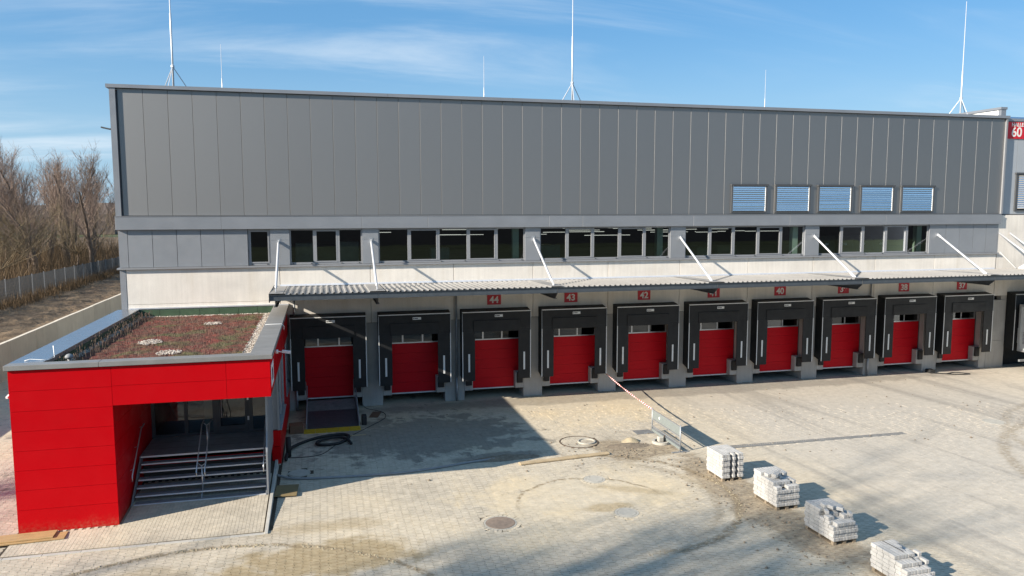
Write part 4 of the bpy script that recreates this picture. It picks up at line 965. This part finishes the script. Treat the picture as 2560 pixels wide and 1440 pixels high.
mound('sand_heap', 19.35, -8.35, .42, .3, .17, 'small sand heap left of the round concrete base', 1.3); mound('sand_heap', 18.95, -8.9, .9, .45, .09, 'low flat sand heap in front of the small heap', 4.1, 'clod'); mound('dirt_heap', 13.9, -9.15, 1.5, .32, .12, 'low dark dirt heap at the shadow edge beside the plank', 9.7, 'clod')
b = MB()
for k in range(620):
    u = rnd.random()
    if u < .45: x, y = rnd.gauss(20.2, .7), rnd.uniform(-20.5, -10.4)
    elif u < .75: x, y = rnd.gauss(18.3, 1.4), rnd.gauss(-9.6, .6)
    else: x, y = rnd.uniform(9, 40), rnd.uniform(-12, -1.5)
    r = abs(rnd.gauss(.018, .016))+.008; i = len(b.v); q = rnd.uniform(0, 6)
    for t in range(4): b.v.append((x+r*rnd.uniform(.7, 1.4)*math.cos(q+t*1.57), y+r*rnd.uniform(.7, 1.4)*math.sin(q+t*1.57), r*.3))
    b.v.append((x, y, r*1.1))
    for t in range(4): b.f.append((i+t, i+(t+1) % 4, i+4))
tag(b.build('rubble', 'clod'), 'scattered rubble and clods on the yard', 'rubble', kind='stuff')
# tyre ridges of squeezed-out dirt
b = MB()
def ridge_arc(cx, cy, r, a0, a1, w, h):
    L = abs(a1-a0)*math.pi/180*r
    for k in range(int(L*26)):
        a = R(rnd.uniform(a0, a1)); rr = r+rnd.gauss(0, w); x, y = cx+rr*math.cos(a), cy+rr*math.sin(a); s_ = abs(rnd.gauss(h, h*.6))+.006; i = len(b.v); q = rnd.uniform(0, 6)
        for t in range(4): b.v.append((x+s_*rnd.uniform(.9, 2)*math.cos(q+t*1.57), y+s_*rnd.uniform(.9, 2)*math.sin(q+t*1.57), 0))
        b.v.append((x, y, s_*.9))
        for t in range(4): b.f.append((i+t, i+(t+1) % 4, i+4))
ridge_arc(4.08, -21.56, 6.92, 38, 122, .05, .012); ridge_arc(16.18, -13.78, 4.24, -95, 15, .06, .010)
tag(b.build('tyre_ridge', 'sand'), 'thin ridges of dirt pushed up along tyre tracks', 'dirt', kind='stuff')

# ---- manholes and drains
def manhole(x, y, r, label, cover, ring=.12, rise=.012, stones=0):
    t = thing('manhole', label, 'manhole', None, (x, y, 0))
    MB().disc((0, 0), r+ring, -.02, .004, 32, r+.012).build('ring', 'concrete_ring', t); MB().disc((0, 0), r, -.02, rise, 32).build('cover', cover, t)
    if stones:
        for k in range(stones):
            a0, a1 = 2*math.pi*k/stones+.02, 2*math.pi*(k+1)/stones-.02; ri, ro = r+ring+.012, r+ring+.13
            MB().prism([(ri*math.cos(a0), ri*math.sin(a0)), (ro*math.cos(a0), ro*math.sin(a0)), (ro*math.cos(a1), ro*math.sin(a1)), (ri*math.cos(a1), ri*math.sin(a1))], 2, -.03, .003).build('edge_stone', 'paver', t)
manhole(12.36, -14.94, .44, 'large brown iron manhole cover in the sunlit paving', 'iron_dusty', .06, .012, 26)
manhole(16.36, -15.14, .29, 'pale manhole cover in a ring of dirt nearest the tree shadow', 'concrete_ring', .09, .006, 20)
manhole(16.41, -12.11, .29, 'pale manhole cover among tyre marks, middle of the paving', 'concrete_ring', .09, .006, 20)
manhole(6.36, -8.9, .34, 'pale round manhole cover in the shadow beside the stairs', 'concrete_ring', .05, .012)
manhole(36.16, -9.63, .40, 'rust rimmed manhole cover far right in the yard', 'concrete_ring', .07, .004)
t = thing('shaft_ring', 'large flat concrete shaft ring in the yard right of the pavilion shadow', 'shaft', None, (17.29, -7.9, 0))
MB().disc((0, 0), .80, -.02, .012, 40, .745).build('outer_ring', 'iron', t); MB().disc((0, 0), .74, -.02, .004, 40).build('slab', 'yard', t); MB().disc((.30, -.08), .36, .0045, .05, 28, .31).build('inner_ring', 'concrete_ring', t); MB().disc((.30, -.08), .30, .0045, .012, 24).build('lid', 'yard', t)
dc = thing('drain_channel', 'long slotted grey drain channel across the yard', 'drain')
for k in range(8):
    a = 22.75+k*1.035; ya = -10.0-.0158*(a-22.75)
    s_ = MB(); s_.box(a, a+1.02, ya-.14, ya-.09, -.02, .003).box(a, a+1.02, ya+.09, ya+.14, -.02, .003).box(a, a+1.02, ya-.09, ya+.09, -.02, -.006)
    for q in range(10): s_.box(a+.02+q*.1, a+.07+q*.1, ya-.09, ya+.09, -.006, .003)
    s_.build('grate', 'drain', dc)
tag(MB().box(22.0, 22.45, -10.2, -9.85, -.02, .004).build('gully_grate', 'iron'), 'small rusty gully grate at the end of the drain channel', 'drain')
# ---- planks, sheets, hoses
t = thing('timber_plank', 'long wooden plank lying at the edge of the pavilion shadow', 'plank'); bevel(MB().bar((14.25, -10.0, .045), (17.9, -9.64, .045), .24, .05).build('board', 'wood_pale', t), .006)
for k, (x, y, rz, L, w_, z, lab) in enumerate(((-1.0, -12.95, .05, 2.0, .48, .06, 'lower wooden board in front of the left pavilion corner'), (-1.25, -12.88, .04, 1.9, .50, .105, 'upper wooden board in front of the left pavilion corner'))):
    o = tag(bevel(MB().box(-L/2, L/2, -w_/2, w_/2, -.02, .02).build('timber_board', 'wood'), .004), lab, 'board'); o.location = (x, y, z+.03); o.rotation_euler = (0, 0, rz)
o = tag(MB().box(-.36, .36, -.5, .5, 0, .03).build('plywood_sheet', 'plywood'), 'brown plywood sheet lying beside the forecourt kerb', 'board'); o.location = (6.0, -10.75, .05); o.rotation_euler = (0, 0, -.05)
o = tag(bevel(MB().box(-.28, .28, -.32, .32, 0, .34).build('cardboard_box', 'cardboard'), .01), 'brown cardboard box between the pavilion and the steel ramp', 'box'); o.location = (6.1, -3.6, .0); o.rotation_euler = (.0, 0, .1)
o = tag(MB().box(-.2, .2, -.45, .45, 0, .03).build('board_offcut', 'cardboard'), 'brown board lying right of the steel ramp', 'board'); o.location = (9.55, -1.7, .01); o.rotation_euler = (0, 0, -.25)
o = tag(MB().box(-.35, .35, -.03, .03, 0, .03).build('timber_batten', 'wood_pale'), 'thin batten lying in front of the yellow ramp foot', 'board'); o.location = (8.6, -4.75, .0)
def smooth(pts, k=8):
    out = []; P = [Vector(p) for p in pts]
    for i in range(len(P)-1):
        a, b_, c, d = P[max(i-1, 0)], P[i], P[i+1], P[min(i+2, len(P)-1)]
        for j in range(k):
            t = j/k; out.append(.5*((2*b_)+(c-a)*t+(2*a-5*b_+4*c-d)*t*t+(3*b_-a-3*c+d)*t**3))
    return out+[P[-1]]
tag(MB().tube(smooth([(5.62, -9.3, .12), (6.3, -9.6, .05), (7.8, -9.8, .04), (9.85, -9.9, .04), (11.4, -9.65, .04), (12.6, -9.35, .04), (14.2, -9.15, .05)]), .045, 8).build('grey_hose', 'hose_grey', None, True), 'long pale grey hose along the edge of the shadow', 'hose')
loop = [(5.85, -7.6, .1), (5.9, -6.6, .14), (6.25, -5.6, .07), (7.0, -4.85, .06), (7.9, -4.6, .06), (8.25, -5.0, .06), (7.9, -5.75, .06), (7.3, -5.95, .06), (6.95, -5.7, .07), (7.2, -5.3, .10), (7.8, -5.2, .12), (8.15, -5.5, .10), (8.3, -6.0, .06)]
tag(MB().tube(smooth(loop), .06, 8).build('black_hose', 'rubber', None, True), 'thick black hose coiled in front of the steel ramp', 'hose')
tag(MB().tube(smooth([(5.75, -7.1, .03), (6.6, -7.15, .015), (7.2, -6.9, .015), (7.8, -5.7, .015), (8.6, -4.4, .015), (9.3, -3.4, .015), (9.95, -2.3, .015), (9.9, -1.3, .015), (9.2, -.4, .02), (9.0, -.1, .3)]), .014, 5).build('black_cable', 'rubber', None, True), 'thin black cable winding across the shaded paving to the ramp', 'cable')
tag(MB().tube(smooth([(41.2, -.55, .02), (41.9, -.9, .02), (42.7, -.75, .02), (43.2, -1.3, .02), (42.4, -1.25, .03), (41.6, -.8, .03)]), .03, 6).build('black_cable', 'rubber', None, True), 'black cable bundle on the ground between docks 38 and 37', 'cable')
tag(bevel(MB().box(-.2, .2, -.2, .2, 0, .2).build('ground_box', 'rubber'), .03), 'small black box beside dock 38 pier', 'box').location = (41.35, -.35, 0)
# ---- steel ramp at the first dock
rp = thing('loading_ramp', 'grey steel ramp with side rails and yellow foot at the leftmost dock', 'ramp')
MB().prism([(-3.35, .015), (-3.35, .035), (-1.2, .235), (-1.2, .20)], 0, 6.55, 8.72).build('ramp_plate', 'steel_dark', rp)
MB().prism([(-1.19, .20), (-1.19, .235), (-.02, .44), (-.02, .40)], 0, 6.55, 8.72).build('ramp_plate', 'drain', rp)
for xx in (6.52, 8.75):
    MB().prism([(-3.4, .0), (-3.4, .14), (-1.2, .36), (-.06, .62), (-.06, .0)], 0, xx-.02, xx+.02).build('side_plate', 'galv', rp)
    MB().tube([(xx, -3.3, .14), (xx, -3.2, .30), (xx, -.25, .95), (xx, -.12, 1.2)], .022, 6).build('side_rail', 'galv', rp, True)
for k in range(5): a = 6.42+k*.475; MB().box(a, a+.46, -4.0, -3.42, -.01, .03).build('yellow_tile', 'yellow', rp)
bevel(MB().box(8.86, 9.08, -3.3, -2.9, 0, .42).build('drive_unit', 'rubber', rp), .03)
tag(MB().tube([(5.92, -6.9, 0), (5.92, -6.9, .75)], .10, 10).build('bollard_post', 'rubber', None, True), 'short black post beside the pavilion wall', 'post')

# ================================================================== LEFT: FENCE, TREES
def soil_z(x, y): return 1.92+min(1, max(0, (-10.15-x)/6))*.45
fn = thing('mesh_fence', 'long grey wire mesh fence behind the bare soil', 'fence')
fy = [14+2.75*k for k in range(20)]
for k, y in enumerate(fy):
    z0 = soil_z(-15.7, y)-.05; zt_ = 4.25-(y-26)*.008
    MB().box(-15.74, -15.66, y-.04, y+.04, z0, zt_+.06).build('post', 'fence_post', fn)
    if k+1 < len(fy):
        b = MB(); y1 = fy[k+1]
        for q in range(46):
            yy = y+.06+(y1-y-.12)*q/45; b.box(-15.704, -15.692, yy-.007, yy+.007, z0+.1, zt_)
        for q in range(9): zz = z0+.12+(zt_-z0-.14)*q/8; b.box(-15.709, -15.704, y+.04, y1-.04, zz-.007, zz+.007)
        b.build('mesh_panel', 'fence_mesh', fn)
# bare trees
def bare_tree(seed, h, mat_, spread=1.0, pollard=False, dense=1.0):
    r_ = random.Random(seed); tr_, tw = MB(), MB()
    def branch(p, d, L, rad, lev, steps):
        pts = [p]; rs = [rad]; q = p.copy(); dd = d.copy()
        for k in range(steps):
            dd = (dd+Vector((r_.gauss(0, .10), r_.gauss(0, .10), r_.gauss(.05, .06)))).normalized(); q = q+dd*L/steps; pts.append(q.copy()); rs.append(rad*(1-(k+1)/steps*.78))
        (tr_ if lev == 0 else tw).tube(pts, rs, 6 if lev == 0 else 4 if lev == 1 else 3, False)
        return pts, rs, dd
    th = h*(.28 if pollard else .5)
    base = Vector((0, 0, -.2)); pts, rs, dd = branch(base, Vector((r_.gauss(0, .05), r_.gauss(0, .05), 1)), th if pollard else h*.92, h*.02+.06, 0, 7)
    nl = int((15 if pollard else 22)*dense)
    for k in range(nl):
        f = .85+.15*r_.random() if pollard else .16+.8*(k+r_.random())/nl
        i = min(len(pts)-2, int(f*(len(pts)-1))); p = pts[i].lerp(pts[i+1], f*(len(pts)-1)-i); a = r_.uniform(0, 6.283)
        up_ = r_.uniform(.9, 2.4) if not pollard else r_.uniform(.5, 2.2)
        d = Vector((math.cos(a)*spread, math.sin(a)*spread, up_)).normalized(); L = h*(.62 if pollard else .42*(1.15-f)+.12)*r_.uniform(.7, 1.15)
        bp, br_, bd = branch(p, d, L, .02+.006*L, 1, 5)
        for m_ in range(int(9*dense)):
            f2 = r_.uniform(.2, 1); i2 = min(len(bp)-2, int(f2*(len(bp)-1))); p2 = bp[i2].lerp(bp[i2+1], f2*(len(bp)-1)-i2)
            d2 = (bd+Vector((r_.gauss(0, .55), r_.gauss(0, .55), r_.gauss(.35, .3)))).normalized(); L2 = L*r_.uniform(.22, .5)
            cp_, cr, cd = branch(p2, d2, L2, .016, 2, 3)
            for n_ in range(5):
                f3 = r_.uniform(.15, 1); i3 = min(len(cp_)-2, int(f3*(len(cp_)-1))); p3 = cp_[i3].lerp(cp_[i3+1], .5)
                d3 = (cd+Vector((r_.gauss(0, .5), r_.gauss(0, .5), r_.gauss(.4, .3)))).normalized(); tw.tube([p3, p3+d3*L2*r_.uniform(.35, .8)], [.013, .006], 3, False)
    return tr_.mesh('trunk', 'bark', True), tw.mesh('crown', mat_)
protos = [bare_tree(1, 15.5, 'twig', .55), bare_tree(2, 14, 'twig', .8), bare_tree(3, 12.5, 'twig_olive', 1.2, True, 1.15), bare_tree(4, 16.5, 'twig', .5), bare_tree(5, 11, 'twig_olive', 1.3, True, 1.2)]
spots_t = []
rt_ = random.Random(21)
for row, (yb, n_, xa, xb) in enumerate(((46, 3, -26, -18.5), (58, 7, -35, -18.5), (70, 9, -42, -19.5), (84, 11, -50, -20), (104, 13, -62, -21))):
    for k in range(n_):
        x = xa+(xb-xa)*(k+.5)/n_+rt_.uniform(-1, 1); y = yb+rt_.uniform(-5, 5); spots_t.append((x, y, row))
vis = sorted(((px(x, y, 5)[0], x, y, row) for x, y, row in spots_t))
kk = 0
for u, x, y, row in vis:
    pi_ = rt_.choice((2, 4, 1)) if row < 2 else rt_.choice((0, 1, 3, 2, 4, 0, 3)); tm, cm_ = protos[pi_]
    where = 'behind the fence, '
    t = thing('bare_tree', ordinal(kk)+' leafless tree from the left behind the mesh fence', 'tree', 'leafless trees behind the mesh fence', (x, y, 2.1)); kk += 1
    t.rotation_euler = (0, 0, rt_.uniform(0, 6.28)); s_ = rt_.uniform(.82, 1.08)*(1.0 if row < 3 else 1.06); t.scale = (s_, s_, s_*(.90-.0035*max(0, (x+45)))*(.85 if row < 1 else 1))
    obj('trunk', tm, t); obj('crown', cm_, t)
# undergrowth
b = MB()
for k in range(15000):
    y = rt_.uniform(18, 105); x = -16.2-abs(rt_.gauss(0, 1))*(3+.22*(y-18)) if rt_.random() < .75 else rt_.uniform(-60, -16)
    h = rt_.uniform(.5, 1.8) if x > -18.5 else rt_.uniform(.8, 4.2); lean = rt_.gauss(0, .28), rt_.gauss(0, .28); w_ = rt_.uniform(.012, .03); i = len(b.v)
    z = soil_z(x, y)-.05; a = rt_.uniform(0, 3.14); c_, s_ = math.cos(a)*w_, math.sin(a)*w_
    b.v += [(x-c_, y-s_, z), (x+c_, y+s_, z), (x+lean[0]*h, y+lean[1]*h, z+h)]; b.f.append((i, i+1, i+2))
for k in range(4500):      # weeds along the foot of the fence
    y = rt_.uniform(15, 66); x = -15.2+rt_.gauss(0, .45); h = rt_.uniform(.2, 1.1); w_ = rt_.uniform(.012, .03); i = len(b.v); z = soil_z(x, y)-.03; a = rt_.uniform(0, 3.14)
    b.v += [(x-w_*math.cos(a), y-w_*math.sin(a), z), (x+w_*math.cos(a), y+w_*math.sin(a), z), (x+rt_.gauss(0, .2)*h, y+rt_.gauss(0, .2)*h, z+h)]; b.f.append((i, i+1, i+2))
tag(b.build('undergrowth', 'dry_grass'), 'brown dry undergrowth below the leafless trees', 'undergrowth', kind='stuff')
ch = thing('church_tower', 'distant church with a slim pointed spire behind the trees', 'church', None, (-92, 300, 0))
b = MB(); b.v += [(-3.0, -3.0, 13), (3.0, -3.0, 13), (3.0, 3.0, 13), (-3.0, 3.0, 13), (0, 0, 24)]; b.f += [(0, 1, 4), (1, 2, 4), (2, 3, 4), (3, 0, 4)]; b.build('spire', 'church', ch)
MB().box(-3.0, 3.0, -3, 3, 0, 12.99).build('tower', 'church', ch); MB().prism([(-4.5, 0), (-4.5, 8), (0, 12.5), (4.5, 8), (4.5, 0)], 0, 3.01, 20).build('nave', 'church', ch)
# trees outside the frame towards the sun: they throw the soft shadows on the near paving
shade = [(-31.0, -32.8, 1.40, 0), (-34.0, -35.0, 1.52, 3), (-32.5, -36.3, 1.5, 1), (-38, -34.9, 1.55, 1), (-35.5, -37.0, 1.65, 3), (-40, -37.2, 1.85, 1), (-32.5, -37.5, 1.55, 0), (-30, -19.5, 1.0, 1), (-27, -16.5, .9, 0)]
for k, (x, y, s_, pi_) in enumerate(shade):
    t = thing('roadside_tree', 'leafless tree outside the left of the picture, shading the near paving', 'tree', 'leafless trees outside the left of the picture', (x, y, 0)); t.scale = (s_, s_, s_); t.rotation_euler = (0, 0, k*1.3); tm, cm_ = protos[pi_]; obj('trunk', tm, t); obj('crown', cm_, t)
